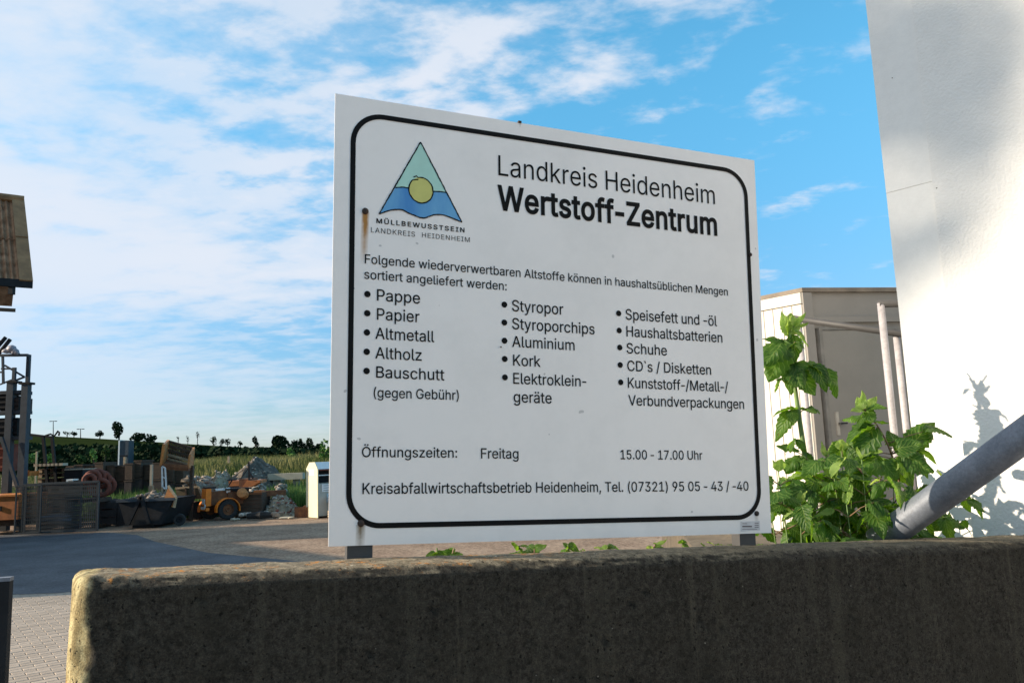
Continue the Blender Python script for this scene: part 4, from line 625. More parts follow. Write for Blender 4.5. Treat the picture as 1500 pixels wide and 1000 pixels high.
items = [('Pappe', 552, 440.4, 615.2, 444.5, 423.8), ('Papier', 552, 468.5, 614.4, 471.6, 451.8), ('Altmetall', 549.6, 496.8, 636, 500.4, 480.2),
 ('Altholz', 549.6, 524.9, 617.6, 528, 508.3), ('Bauschutt', 550.8, 552.8, 650.9, 556.9, 536.3), ('(gegen Gebühr)', 547.2, 582.8, 672, 584.5, 568.4),
 ('Styropor', 749.9, 456.5, 825.1, 460, 440.2), ('Styroporchips', 750.1, 482.7, 870.9, 488.8, 466.5), ('Aluminium', 750.1, 508.3, 841.6, 512.5, 492.5),
 ('Kork', 751.5, 535.5, 791.7, 536.8, 519.5), ('Elektroklein-', 751.7, 561.9, 858.7, 565.9, 546), ('geräte', 752.3, 589.3, 808, 590.1, 573.3),
 ('Speisefett und -öl', 916.5, 468.8, 1050.1, 476.8, 453.4), ('Haushaltsbatterien', 917.6, 493.1, 1058.1, 501.1, 478), ('Schuhe', 917.9, 517.3, 976.8, 520.5, 502.3),
 ('CD`s / Disketten', 918.9, 543.5, 1041.6, 548.3, 528.5), ('Kunststoff-/Metall-/', 919.7, 568.3, 1066.7, 573.3, 553.3), ('Verbundverpackungen', 920.5, 593.6, 1089.9, 598.4, 578.6),
 ('Öffnungszeiten:', 530, 668.8, 669.5, 670, 654), ('Freitag', 704.5, 670.8, 759.5, 671.5, 656), ('15.00 - 17.00 Uhr', 909, 672.3, 1028.7, 672.8, 658.8),
 ('Kreisabfallwirtschaftsbetrieb Heidenheim, Tel. (07321) 95 05 - 43 / -40', 530.8, 723.3, 1096.3, 717.8, 707.3)]
for t in items: line(*t)
for x, y in ((538.1,430.8),(537.9,458.7),(537.4,486.8),(537.1,515.1),(536.9,543.2),(738.7,446.1),(738.7,472.3),(738.9,498.9),(739.2,525.6),(739.5,552.5),
             (906.1,458.9),(906.9,484),(907.7,508.8),(908.3,534.4),(909.1,559.7)):
    u_, v_ = uvp(x, y); mb = MB(); mb.add(flat([(u_+.0082*math.cos(a*math.pi/8), v_+.0082*math.sin(a*math.pi/8)) for a in range(16)], .0012), [tuple(range(16))]); spart('bullet_dot', mb, M_black)
# emblem
def zp(x, y): return uvp(500+x/4.547, 180+y/4.547)
M_mint = mat('mint_print', (.42, .68, .58), .5, .06, 12); M_sunp = mat('ochre_print', (.58, .56, .16), .5, .08, 20)
def watermat():
    m = mat('blue_wash_print', (.06, .24, .55), .5, .1, 9, col2=(.16, .42, .66), stretch=(1, 1, .25)); return m
M_waterp = watermat()
emb = tag(mb, None) if False else None
def smooth_pts(p, k=8):
    out = []
    for i in range(len(p)-1):
        a, b, c, d = p[max(i-1, 0)], p[i], p[i+1], p[min(i+2, len(p)-1)]
        for j in range(k):
            t = j/k
            out.append(tuple(.5*((2*b[q]) + (-a[q]+c[q])*t + (2*a[q]-5*b[q]+4*c[q]-d[q])*t*t + (-a[q]+3*b[q]-3*c[q]+d[q])*t**3) for q in (0, 1)))
    out.append(p[-1]); return out
wave = smooth_pts([(252, 607), (330, 583), (400, 580), (460, 607), (545, 635), (615, 614), (690, 618), (803, 663)])
wl_l, wl_r = (360, 432), (704, 467)
mid = smooth_pts([wl_l, (410, 430), (450, 438), (530, 450), (612, 457), (660, 460), wl_r], 4)
emb_tri = MB(); pts = [zp(527, 130)] + [zp(*p) for p in mid]; emb_tri.add(flat(pts, .0010), [tuple(range(len(pts)))])
emblem = spart('emblem', emb_tri, M_mint)
def esub(name, mb, m): return mb.build(name, m, emblem)
mbw = MB(); n2 = 40
def interp(pl, t):
    i = t*(len(pl)-1); a = int(min(i, len(pl)-2)); f = i-a; return (pl[a][0]*(1-f)+pl[a+1][0]*f, pl[a][1]*(1-f)+pl[a+1][1]*f)
top_ = [zp(*interp(mid, i/n2)) for i in range(n2+1)]; bot_ = [zp(*interp(wave, i/n2)) for i in range(n2+1)]
mbw.add(flat(top_, .0010)+flat(bot_, .0010), [(i, i+1, i+1+n2+1, i+n2+1) for i in range(n2)]); ww = esub('water', mbw, M_waterp)
cu, cv = zp(530, 450); ru = zp(610, 450)[0]-cu; rv = cv-zp(530, 535)[1]
mbs = MB(); mbs.add(flat([(cu+ru*math.cos(a*math.pi/16), cv+rv*math.sin(a*math.pi/16)) for a in range(32)], .0013), [tuple(range(32))]); esub('disc', mbs, M_sunp)
def stroke(name, pts, w, n=.0017, closed=False):
    mb = MB(); a = []; b = []
    rnd = random.Random(3)
    for i, p in enumerate(pts):
        q0 = V(pts[max(i-1, 0)]).to_3d(); q1 = V(pts[min(i+1, len(pts)-1)]).to_3d(); d = (q1-q0).normalized(); nn = V((-d.y, d.x, 0)); ww_ = w*rnd.uniform(.8, 1.2)
        j = V((rnd.uniform(-1, 1), rnd.uniform(-1, 1), 0))*w*.25
        a.append(((p[0]+nn.x*ww_+j.x), p[1]+nn.y*ww_+j.y)); b.append((p[0]-nn.x*ww_+j.x, p[1]-nn.y*ww_+j.y))
    k = len(pts); mb.add(flat(a, n)+flat(b, n), [(i, i+1, i+1+k, i+k) for i in range(k-1)]); return esub(name, mb, M_black)
def seg(a, b, k): return [(a[0]+(b[0]-a[0])*i/k, a[1]+(b[1]-a[1])*i/k) for i in range(k+1)]
sw = .0016
stroke('outline', [zp(*p) for p in seg((250, 608), (527, 130), 44)], sw); stroke('outline', [zp(*p) for p in seg((527, 130), (803, 663), 48)], sw)
stroke('outline', [zp(*p) for p in wave], sw); stroke('outline', [zp(*p) for p in smooth_pts([wl_l, (410, 430), (450, 438)], 5)], sw); stroke('outline', [zp(*p) for p in smooth_pts([(612, 457), (660, 460), wl_r], 5)], sw)
arc = [(cu+ru*math.cos(math.radians(105-i*10)), cv+rv*math.sin(math.radians(105-i*10))) for i in range(34)]
arc = [zp(480, 362), zp(500, 354)] + arc + [zp(485, 382), zp(512, 377)]
stroke('outline', arc, sw)
line('MÜLLBEWUSSTSEIN', 551.2, 326.9, 680.3, 340.5, 320.2, .017, 1.45)
line('LANDKREIS', 543.3, 340.8, 607.8, 346.5, 333.4, -.003, 1.22); line('HEIDENHEIM', 618.1, 347.8, 688, 354.8, 340.8, -.003, 1.22)
# maker's sticker, bottom right
c_ = [uvp(1084.5, 763.5), uvp(1112.5, 762.5), uvp(1113, 776), uvp(1084.5, 778)]
mb = MB(); mb.add(flat(c_, .0008), [(0, 1, 2, 3)]); stk = spart('sticker', mb, mat('sticker_paper', (.60, .58, .58), .5, .1, 30))
def q4(x0, y0, x1, y1): return [uvp(x0, y0), uvp(x1, y0), uvp(x1, y1), uvp(x0, y1)]
mb = MB()
for q in ((1087, 769.5, 1101, 771.5), (1105, 765, 1111, 766), (1105, 768, 1111, 769), (1105, 771, 1111, 772), (1087, 774, 1109, 774.7), (1087, 766, 1094, 766.8)):
    mb.add(flat(q4(*q), .0012), [(0, 1, 2, 3)])
mb.build('sticker_print', mat('sticker_ink', (.12, .09, .09), .6), stk)
# bolts
M_bolt = mat('rusty_bolt', (.035, .022, .016), .8, .4, 60)
def bolt(px, py, r):
    u_, v_ = uvp(px, py); mb = MB(); c = sp(u_, v_, 0); a = ex; b = ey
    ring = lambda rr_, n: [c + a*rr_*math.cos(k*math.pi/6) + b*rr_*math.sin(k*math.pi/6) + en*n for k in range(12)]
    vs = ring(r, 0) + ring(r, .003) + ring(r*.6, .006) + [c+en*.0068]
    mb.add(vs, [(i, (i+1)%12, (i+1)%12+12, i+12) for i in range(12)] + [(i+12, (i+1)%12+12, (i+1)%12+24, i+24) for i in range(12)] + [(i+24, (i+1)%12+24, 36) for i in range(12)])
    spart('bolt', mb, M_bolt, smooth=True)
for a in ((535, 309.5, .0085), (528.5, 766, .0085), (1108, 751.5, .0075), (1098.5, 373, .006), (737 - 3.5, 508, .0018)): bolt(*a)
# edge clip on top
u_, v_ = uvp(761, 178); mb = MB(); mb.bar(sp(u_-.004, SH+.002, -.002), sp(u_+.005, SH+.002, -.002), .010, .006); spart('edge_clip', mb, M_bolt)
# mounting posts behind the sign
M_postd = mat('post_galvanised_dark', (.055, .053, .052), .6, .15, 10)
for px, w in ((528, .062), (1097, .055)):
    u_, _ = uvp(px, 785); mb = MB()
    for (a, b, dd) in ((u_-w/2, u_+w/2, 0),):
        q = [sp(a, -.05, -.006), sp(b, -.05, -.006), sp(b, -.05, -.046), sp(a, -.05, -.046)]
        q2 = [sp(a, SH-.06, -.006), sp(b, SH-.06, -.006), sp(b, SH-.06, -.046), sp(a, SH-.06, -.046)]
        mb.hexa(q + q2)
    spart('post', mb, M_postd)

# ------------------------------------------------------------------ white building (right)
def plaster():
    m = mat('white_plaster', (.84, .83, .80), .85, .02, 3, .0006, 120, grain=.03, gscale=25)
    return m
wb = thing('white_building', 'white plastered building with smooth corner band and rough render, right of the sign', 'building', (1.65, 3.3, 0))
A = V((1.65, 3.30, 0)); B = V((1.94, 2.98, 0)); dAB = (B-A).normalized(); nW = V((dAB.y, -dAB.x, 0)); nW = nW if nW.x < 0 else -nW   # faces left and towards the viewer
HT = 7.5
mb = MB()
q = [A, A+dAB*2.35, A+dAB*2.35-nW*5, A-nW*5]
q = [A, A+dAB*.19, A+dAB*.19-nW*4.5, A-nW*4.5]
zseam = at(1300, 283, 3.3).z
# lower and upper smooth band with a fine seam between them
mb.prism([V((p.x, p.y, -.02)) for p in q], (0, 0, zseam+.02-.0012)); mb.build('smooth_band', plaster(), wb)
mb = MB(); mb.prism([V((p.x, p.y, zseam)) + nW*.0012 for p in q], (0, 0, HT-zseam)); mb.build('smooth_band', plaster(), wb)
mb = MB(); q = [A+dAB*.19+nW*.006, A+dAB*4.2+nW*.006, A+dAB*4.2-nW*4.5, A+dAB*.19-nW*4.5]
mb.prism([V((p.x, p.y, -.02)) for p in q], (0, 0, HT+.02))
mb.build('rough_render', mat('rough_render', (.83, .815, .78), .9, .03, 10, .003, 90), wb)
# dirt specks
mb = MB()
for x, y in ((1308, 115), (1373, 276)):
    p = at(x, y, 4.3); d = ray(x, y); t_ = (A-CAM).dot(nW)/d.dot(nW); p = CAM+d*t_+nW*.006
    a = dAB; mb.add([p+a*.003*math.cos(k)+V((0, 0, .0025*math.sin(k)))+nW*.001 for k in range(6)], [(0,1,2,3,4,5)])
mb.build('dirt_speck', M_dirt, wb)

# ------------------------------------------------------------------ site container
def cont():
    c0 = at(1186, 560, 8.1); base = V((c0.x, 8.1, .84)); zt = at(1175, 423, 8.1).z
    th = math.radians(16)
    fx = V((math.cos(th), math.sin(th), 0)); sx = V((-math.sin(th)*1.0, math.cos(th), 0))
    # left side direction: going back; viewed from here it spans to the left
    sxd = V((-.62, .78, 0)).normalized()
    th2 = math.atan2(-sxd.x, sxd.y)
    fx = V((math.cos(th2*.25), math.sin(th2*.25)*1.0, 0)); fx = V((.985, .17, 0)).normalized()
    t = thing('site_container', 'grey-white site container with a steel door, behind the raspberry canes', 'container', base)
    M_front = mat('container_side_grey', (.26, .235, .205), .6, .06, 3); M_lit = mat('container_end_lit', (.62, .58, .50), .6, .05, 3); M_edge = mat('container_roof_edge', (.20, .16, .12), .7, .3, 5)  # one container: end coloured brighter as sunlit, front darker as shaded
    H = zt-.84; Lf, Ls = 3.2, 2.6
    def P(f, s, z): return base + fx*f + sxd*s + V((0, 0, z))
    def bx(f0, f1, s0, s1, z0, z1, name, m, par=t):
        mb = MB(); mb.hexa([P(f0, s0, z0), P(f1, s0, z0), P(f1, s1, z0), P(f0, s1, z0), P(f0, s0, z1), P(f1, s0, z1), P(f1, s1, z1), P(f0, s1, z1)]); return mb.build(name, m, par)
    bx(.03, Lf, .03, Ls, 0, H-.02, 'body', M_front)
    bx(-.01, Lf+.01, -.02, Ls+.01, H-.035, H+.01, 'roof_edge', M_edge)
    # front lintel and bulge line
    bx(.09, Lf, -.02, .03, H-.36, H-.30, 'front_rail', M_front); bx(.0, .10, -.012, .03, 0, H-.04, 'corner_post', M_front)
    # door
    z1 = at(1200, 484, 8.1).z-.84
    d = bx(.18, 1.02, -.015, .03, .04, z1, 'door', mat('door_grey', (.235, .215, .185), .55, .07, 3), t)
    fr = []
    mb = MB()
    for (a, b, c, e) in ((.14, .175, .02, z1+.03), (1.025, 1.06, .02, z1+.03)):
        mb.hexa([P(a, -.022, c), P(b, -.022, c), P(b, .03, c), P(a, .03, c), P(a, -.022, e), P(b, -.022, e), P(b, .03, e), P(a, .03, e)])
    mb.hexa([P(.14, -.024, z1+.005), P(1.06, -.024, z1+.005), P(1.06, .03, z1+.005), P(.14, .03, z1+.005), P(.14, -.024, z1+.03), P(1.06, -.024, z1+.03), P(1.06, .03, z1+.03), P(.14, .03, z1+.03)])
    mb.build('door_frame', mat('frame_grey', (.20, .183, .158), .6), t)
    zl = at(1213, 635, 8.1).z-.84
    mb = MB(); mb.hexa([P(.235, -.03, zl-.02), P(.262, -.03, zl-.02), P(.262, -.012, zl-.02), P(.235, -.012, zl-.02), P(.235, -.03, zl+.22), P(.262, -.03, zl+.22), P(.262, -.012, zl+.22), P(.235, -.012, zl+.22)])
    pl = mb.build('lock_plate', M_stone, d)
    mb = MB(); mb.bar(P(.25, -.05, zl+.10), P(.33, -.05, zl+.10), .014); mb.bar(P(.255, -.06, zl+.10), P(.255, -.03, zl+.10), .018); mb.build('handle', M_darksteel, d)
    # left end: boards with thin joints, joint rail
    s = .0; bwid = .115; k = 0
    z_r = at(1150, 458, 8.6).z-.84
    me0 = None
    while s < Ls-.1:
        mb = MB(); s1 = s+bwid-.003
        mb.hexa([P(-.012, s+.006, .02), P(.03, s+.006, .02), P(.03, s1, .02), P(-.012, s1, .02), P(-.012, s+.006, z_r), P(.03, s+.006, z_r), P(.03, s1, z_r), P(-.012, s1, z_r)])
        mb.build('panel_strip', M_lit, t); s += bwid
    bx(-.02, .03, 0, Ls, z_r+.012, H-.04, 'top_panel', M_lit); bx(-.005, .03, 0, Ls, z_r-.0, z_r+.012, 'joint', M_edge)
    return t
cont()
# handrail by the container
def handrail():
    Y = 6.0; a = at(1290, 446, Y); b = at(1311, 487, Y+.35)
    t = thing('handrail', 'galvanised pipe handrail with slim posts, between container and white building', 'railing', (a.x, Y, .84))
    r = .021
    def post(px, pyt, Yd, r=r):
        # true vertical pipe
        p = at(px, pyt, Yd); mb = MB(); mb.tube([V((p.x, p.y, .84)), p], r, 12); return mb.build('post', M_galn, t, smooth=True), p
    _, p1 = post(1290, 444, 6.0, .027); _, p2 = post(1312, 484, 6.5, .026); _, p3 = post(1170, 468, 6.9, .024)
    mb = MB(); mb.tube([p1 + V((-.02, 0, -.005)), p1 + V((1.0, .1, -.005))], .030, 10); mb.build('rail', M_postd, t, smooth=True)
    q = at(1320, 489, 6.45); mb = MB(); mb.tube([at(1160, 466, 6.9), q, q + V((.8, -.1, -.02))], .029, 10); mb.build('rail', M_postd, t, smooth=True)
handrail()
# big pipe leaning at the right
def pipe():
    a = at(1296, 786, 2.62); b = at(1395, 700+14, 2.45); d = (b-a)
    a2 = a - d*.12; e = a + d*4
    t = thing('steel_pipe', 'thick galvanised steel pipe slanting up from behind the concrete wall', 'pipe', a2)
    mb = MB(); mb.tube([a2, a+d*.3, a+d*.6, b, e], .046, 28); mb.build('tube', M_gal, t, smooth=True)
pipe()

# ------------------------------------------------------------------ raspberry canes
def leaf_mesh(name, width, droop, seed, m, ser=.10, curl=.12):
    rng = random.Random(seed); nu, nv = 14, 6
    vs = []; uvs = []
    for i in range(nu+1):
        t = i/nu
        w = width*.5*(math.sin(math.pi*min(1, t**.72))**.8)*(1-.25*t)*(1.1)
        if i == nu: w = 0.002
        if i == 0: w = .02
        w *= 1 + ser*(1 if i % 2 else -1)
        for j in range(nv+1):
            c = (j/nv)*2-1
            x = t + abs(c)*w*.25*0 - (ser*.1 if abs(c) == 1 and i % 2 else 0)
            y = c*w
            fold = abs(c)*w*.30
            rip = .018*math.cos((t*8-abs(c)*2.5)*2*math.pi)*(1-abs(2*t-1)**3)*(.3+abs(c))
            z = fold*(1-.5*t) + rip - droop*t*t + curl*-1*abs(c)**3*w + noise.noise(V((t*2.2, c*1.3, seed)))*.14 + noise.noise(V((t*5, c*3, seed+4)))*.05; y += noise.noise(V((t*2, 7, seed)))*.10*t
            vs.append((x - droop*.25*t*t, y, z)); uvs.append((t, c*.5+.5))
    fs = []
    for i in range(nu):
        for j in range(nv):
            fs.append((i*(nv+1)+j, i*(nv+1)+j+1, (i+1)*(nv+1)+j+1, (i+1)*(nv+1)+j))
    me = bpy.data.meshes.new(name); me.from_pydata(vs, [], fs); me.materials.append(m)
    ul = me.uv_layers.new(name='UVMap')
    for lp in me.loops: ul.data[lp.index].uv = uvs[lp.vertex_index]
    me.shade_smooth(); return me
LM = [leaf_mesh('leaf', w, dr, k, M_leaf, curl=cu) for k, (w, dr, cu) in enumerate(((.78, .22, .3), (.64, .45, .1), (.84, .12, .45), (.70, .75, .2), (.56, .3, .5), (.72, -.2, .1), (.62, .6, .6), (.5, .9, .3)))]
LY = [leaf_mesh('leaf', w, dr, k+9, M_leafY) for k, (w, dr) in enumerate(((.55, .1), (.7, .25), (.45, -.1)))]
def put_leaf(parent, base, tip, n, me):
    d = (tip-base); L = d.length; d.normalize(); n = (n - d*n.dot(d)).normalized(); y = n.cross(d)
    wv = random.uniform(.8, 1.12); tw = Matrix.Rotation(random.uniform(-.35, .35), 3, d); y = tw @ y; n = tw @ n
    M = Matrix((d*L, y*L*wv, n*L*random.uniform(.7, 1.3))).transposed().to_4x4(); M.translation = base - parent.location
    o = bpy.data.objects.new('leaf', me); COL.objects.link(o); o.parent = parent; o.matrix_local = M; return o
def cane(label, pts, r, seed, nodes, size, hand=(), young=3, side=None, stemm=None, start=.1, spread=1.0):
    rng = random.Random(seed); pts = [V(p) for p in pts]
    t = thing('raspberry_cane', label, 'plant', (pts[0].x, pts[0].y, pts[0].z), 'raspberry canes growing behind the concrete wall')
    # smooth path
    path = []
    for i in range(len(pts)-1):
        a, b, c, d = pts[max(i-1, 0)], pts[i], pts[i+1], pts[min(i+2, len(pts)-1)]
        for j in range(6):
            s = j/6; path.append(.5*((2*b)+(c-a)*s+(2*a-5*b+4*c-d)*s*s+(3*b-a-3*c+d)*s**3))
    path.append(pts[-1])
    rs = [r*(1-.66*i/(len(path)-1)) for i in range(len(path))]
    st = MB(); st.tube(path, rs, 8)
    pet = MB()
    def compound(node, direction, L, pl, me_set, nrm=None, n3=True):
        e = node + direction*pl
        e.z += pl*.15
        pet.tube([node, node+(e-node)*.5+V((0, 0, pl*.08)), e], [.0022, .0018, .0014], 5)
        h = V((direction.x, direction.y, 0)); h = h.normalized() if h.length > .05 else V((1, 0, 0))
        dt = (h + V((0, 0, rng.uniform(-.75, .1)))).normalized()
        nn = (V((0, 0, 1)) + V((rng.uniform(-.5, .5), rng.uniform(-.6, .3), 0))) if nrm is None else nrm
        put_leaf(t, e, e+dt*L, nn, rng.choice(me_set))
        if n3:
            for sg in (-1, 1):
                if rng.random() < .12: continue
                q = Matrix.Rotation(sg*rng.uniform(.9, 1.35), 3, 'Z') @ h
                q = (q + V((0, 0, rng.uniform(-.6, .1)))).normalized()
                b0 = e - direction*(.015)
                put_leaf(t, b0, b0+q*L*rng.uniform(.72, .9), nn + V((q.x*-.2, q.y*-.2, 0)), rng.choice(me_set))
    nn_ = nodes; ang = rng.uniform(0, 6.3)
    for k in range(nn_):
        f = start + (1-start)*(k+.5)/nn_; p = path[min(len(path)-1, int(f*(len(path)-1)))]
        ang += 2.4 + rng.uniform(-.3, .3)
        d = V((math.cos(ang), math.sin(ang)*.8, rng.uniform(.05, .5))).normalized()
        sz = size*(1-.45*f**2)*rng.uniform(.8, 1.15)
        compound(p, d, sz, sz*rng.uniform(.6, 1.0)*spread, LM if f < .9 else LM+LM+LY)
    for k in range(young):
        a = rng.uniform(0, 6.3); d = V((math.cos(a)*.55, math.sin(a)*.5, rng.uniform(.5, 1.1))).normalized()
        p = path[-1]; put_leaf(t, p, p+d*size*rng.uniform(.25, .42), V((math.cos(a), math.sin(a), .4))*-1, rng.choice(LY))
    for (bx_, by_, tx_, ty_, Yb, Yt, w, nrm, yl) in hand:
        b = at(bx_, by_, Yb); e = at(tx_, ty_, Yt)
        put_leaf(t, b, e, V(nrm), (LY if yl else LM)[w])
        # petiole to nearest stem point
        near = min(path, key=lambda q: (q-b).length + (.03 if q.z > b.z else 0))
        if (near-b).length > .004: pet.tube([near, (near+b)/2+V((0, 0, .004)), b], [.0024, .0018, .0014], 5)
    st.build('stem', stemm or M_stemg, t, smooth=True)
    if pet.v: pet.build('leaf_stalks', stemm or M_stemr, t, smooth=True)['kind'] = 'stuff'
    return t
Y1 = 3.02
UPN = (0, -.35, 1)
heroL = [ # base, tip, depth base, depth tip, mesh, normal, young
 (1156, 492, 1143, 456, Y1, Y1-.02, 0, (-.8, -.6, .3), 1), (1158, 490, 1166, 455, Y1, Y1, 1, (.5, -.9, .2), 1), (1155, 492, 1150, 462, Y1, Y1-.03, 2, (.1, -1, .1), 1),
 (1162, 484, 1190, 503, Y1, Y1-.03, 1, (.2, -.5, 1), 1), (1160, 480, 1183, 476, Y1, Y1+.02, 2, (0, -.4, 1), 1), (1163, 478, 1180, 458, Y1, Y1-.02, 2, (0, -.8, .6), 1),
 (1150, 500, 1119, 489, Y1, Y1-.03, 4, (-.1, -.5, 1), 0), (1147, 498, 1121, 533, Y1-.02, Y1-.07, 2, (-.35, -.85, .5), 0), (1148, 506, 1126, 560-8, Y1-.02, Y1-.08, 0, (-.4, -.9, .35), 0),
 (1150, 508, 1160, 522, Y1-.02, Y1-.06, 0, (0, -.9, .4), 0), (1160, 490, 1172, 530, Y1, Y1-.05, 1, (.3, -.9, .3), 0),
 (1160, 530, 1148, 560, Y1, Y1-.05, 3, (-.3, -.8, .5), 0), (1163, 532, 1200, 578, Y1-.02, Y1-.06, 0, (.1, -.8, .6), 0), (1158, 532, 1180, 568, Y1-.01, Y1-.08, 2, (-.1, -.9, .4), 0),
 (1182, 532, 1232, 548, Y1-.02, Y1-.04, 1, (0, -.35, 1), 0), (1212, 540, 1237, 580, Y1-.03, Y1-.06, 4, (.4, -.8, .3), 0), (1190, 536, 1215, 552, Y1-.02, Y1-.10, 3, (0, -.5, .9), 0),
 (1167, 600, 1130, 592, Y1, Y1-.03, 1, (-.1, -.3, 1), 0), (1160, 605, 1137, 626, Y1, Y1-.05, 3, (-.4, -.8, .5), 0), (1158, 600, 1166, 617, Y1-.02, Y1-.06, 0, (0, -.8, .6), 0),
 (1192, 768, 1283, 788, Y1-.1, Y1-.16, 3, (0, -.6, 1), 0), (1188, 770, 1132, 790, Y1-.1, Y1-.16, 3, (-.1, -.7, .9), 0),
 (1190, 712, 1148, 704, Y1-.03, Y1-.08, 2, (-.1, -.6, .9), 0), (1196, 720, 1240, 742, Y1-.03, Y1-.09, 0, (.1, -.8, .6), 0), (1192, 735, 1165, 768, Y1-.04, Y1-.10, 4, (-.2, -.9, .4), 0),
 (1168, 662, 1142, 644, Y1, Y1-.03, 0, (-.1, -.6, .8), 0), (1172, 668, 1150, 690, Y1, Y1-.05, 2, (-.2, -.8, .5), 0), (1178, 662, 1198, 690, Y1, Y1-.05, 4, (.2, -.8, .5), 0),
]
cane('tallest raspberry cane beside the sign edge, large drooping leaves on a thick green stem', [at(1196, 800, Y1)-V((0, 0, .55)), at(1192, 760, Y1), at(1184, 700, Y1), at(1175, 640, Y1), at(1165, 570, Y1), at(1157, 500, Y1), at(1159, 482, Y1)],
     .0145, 3, 5, .085, heroL, 0, start=.42, spread=.9)
Y2 = 2.90
sec = [
 (1281, 622, 1230, 629, Y2, Y2-.03, 1, (-.1, -.4, 1), 0), (1283, 628, 1240, 652-4, Y2, Y2-.06, 3, (-.1, -.8, .6), 0), (1279, 618, 1303, 618-3, Y2, Y2, 0, (0, -.3, 1), 0),
 (1268, 603, 1247, 596, Y2, Y2-.04, 1, (0, -.6, 1), 1), (1268, 600, 1285, 579, Y2, Y2, 0, (.2, -.8, .5), 1), (1266, 597, 1262, 572, Y2, Y2, 2, (0, -1, .2), 1), (1270, 600, 1298, 588, Y2, Y2-.05, 1, (0, -.5, 1), 0), (1268, 602, 1280, 612, Y2, Y2-.06, 0, (0, -.7, .8), 0), (1264, 600, 1255, 580, Y2, Y2, 1, (-.2, -.9, .4), 1),
 (1325, 658, 1362, 622, Y2, Y2+.02, 0, (-.2, -.5, 1), 0), (1328, 655, 1372, 611, Y2+.03, Y2, 4, (-.1, -.7, .8), 0), (1352, 632, 1392, 616, Y2, Y2-.04, 3, (0, -.6, .9), 0), (1318, 655, 1300, 628, Y2, Y2+.04, 2, (-.1, -.6, 1), 0), (1310, 660, 1352, 645, Y2-.04, Y2-.1, 0, (0, -.8, .6), 0),
 (1322, 664, 1372, 688, Y2-.05, Y2-.1, 2, (.1, -.8, .6), 0), (1315, 668, 1350, 705, Y2-.05, Y2-.12, 1, (.1, -.9, .5), 0), (1305, 670, 1318, 705, Y2-.03, Y2-.06, 4, (.2, -.9, .3), 0),
 (1287, 668, 1250, 690, Y2-.03, Y2-.08, 2, (-.2, -.8, .5), 0), (1290, 676, 1318, 700, Y2-.03, Y2-.09, 0, (.1, -.8, .5), 0), (1283, 665, 1246, 668, Y2, Y2-.04, 1, (-.1, -.5, 1), 0), (1280, 640, 1258, 662, Y2-.02, Y2-.07, 3, (-.2, -.7, .6), 0),
]
cane('second raspberry cane with pale yellow-green tip in front of the handrail posts', [at(1325, 800, Y2)-V((0, 0, .5)), at(1322, 760, Y2), at(1316, 700, Y2), at(1300, 650, Y2), at(1283, 620, Y2), at(1268, 602, Y2)], .0055, 5, 2, .1, sec, 2, stemm=M_stemr, start=.3)
low = [ # bottom px, top px,top py, depth, nodes, size, seed, label
 (1150, 1140, 690, 2.75, 10, .115, 11, 'low raspberry cane right against the sign edge'),
 (1225, 1232, 660, 2.85, 12, .12, 12, 'leafy raspberry cane directly in front of the container door bottom'),
 (1255, 1262, 672, 2.70, 11, .12, 13, 'broad-leaved raspberry cane left of the slanting pipe'),
 (1200, 1210, 668, 3.0, 10, .115, 14, 'raspberry cane behind the thick stem of the tallest one'),
 (1300, 1310, 690, 2.85, 9, .11, 15, 'raspberry cane just above the foot of the slanting pipe'),
 (1350, 1382, 700, 2.9, 6, .10, 16, 'sparse raspberry cane behind the slanting pipe near white wall'),
 (1290, 1285, 665, 3.2, 10, .11, 17, 'shaded raspberry cane beneath the pale-tipped one'),
 (1165, 1172, 735, 2.62, 9, .11, 18, 'short raspberry cane close over the wall top beside the sign'),
 (1235, 1240, 738, 2.62, 9, .12, 19, 'short raspberry cane drooping onto the wall top left of the pipe'),
 (1340, 1352, 752, 2.85, 6, .09, 20, 'small raspberry cane under the slanting pipe'),
 (1385, 1390, 765, 2.85, 4, .08, 21, 'small raspberry cane at the foot of the white building'),
 (1215, 1222, 700, 2.78, 10, .13, 24, 'large-leaved raspberry cane between the thick stem and the pipe foot'),
 (1270, 1275, 712, 2.95, 11, .12, 25, 'raspberry cane behind the upper edge of the pipe foot'),
 (1180, 1190, 700, 2.85, 10, .12, 26, 'raspberry cane crossing behind the thick stem low down'),
 (1245, 1248, 690, 3.15, 10, .11, 27, 'raspberry cane in the second row under the door'),
 (1140, 1150, 712, 3.05, 9, .11, 28, 'raspberry cane in the second row beside the sign edge'),
 (1130, 1128, 740, 2.8, 8, .10, 22, 'low raspberry cane half hidden behind the sign corner'),
 (1320, 1335, 728, 2.95, 8, .10, 23, 'raspberry cane behind the middle of the slanting pipe'),
]
for bxx, tx, ty, Y, nd, sz, sd, lb in low:
    b = at(bxx, 800, Y); b.z = .8; tp = at(tx, ty, Y); md = (b+tp)/2 + V((random.uniform(-.03, .03), 0, 0))
    cane(lb, [b, md, tp], .005, sd, int(nd*1.35), sz*1.42, (), 2, start=.40, spread=1.15)
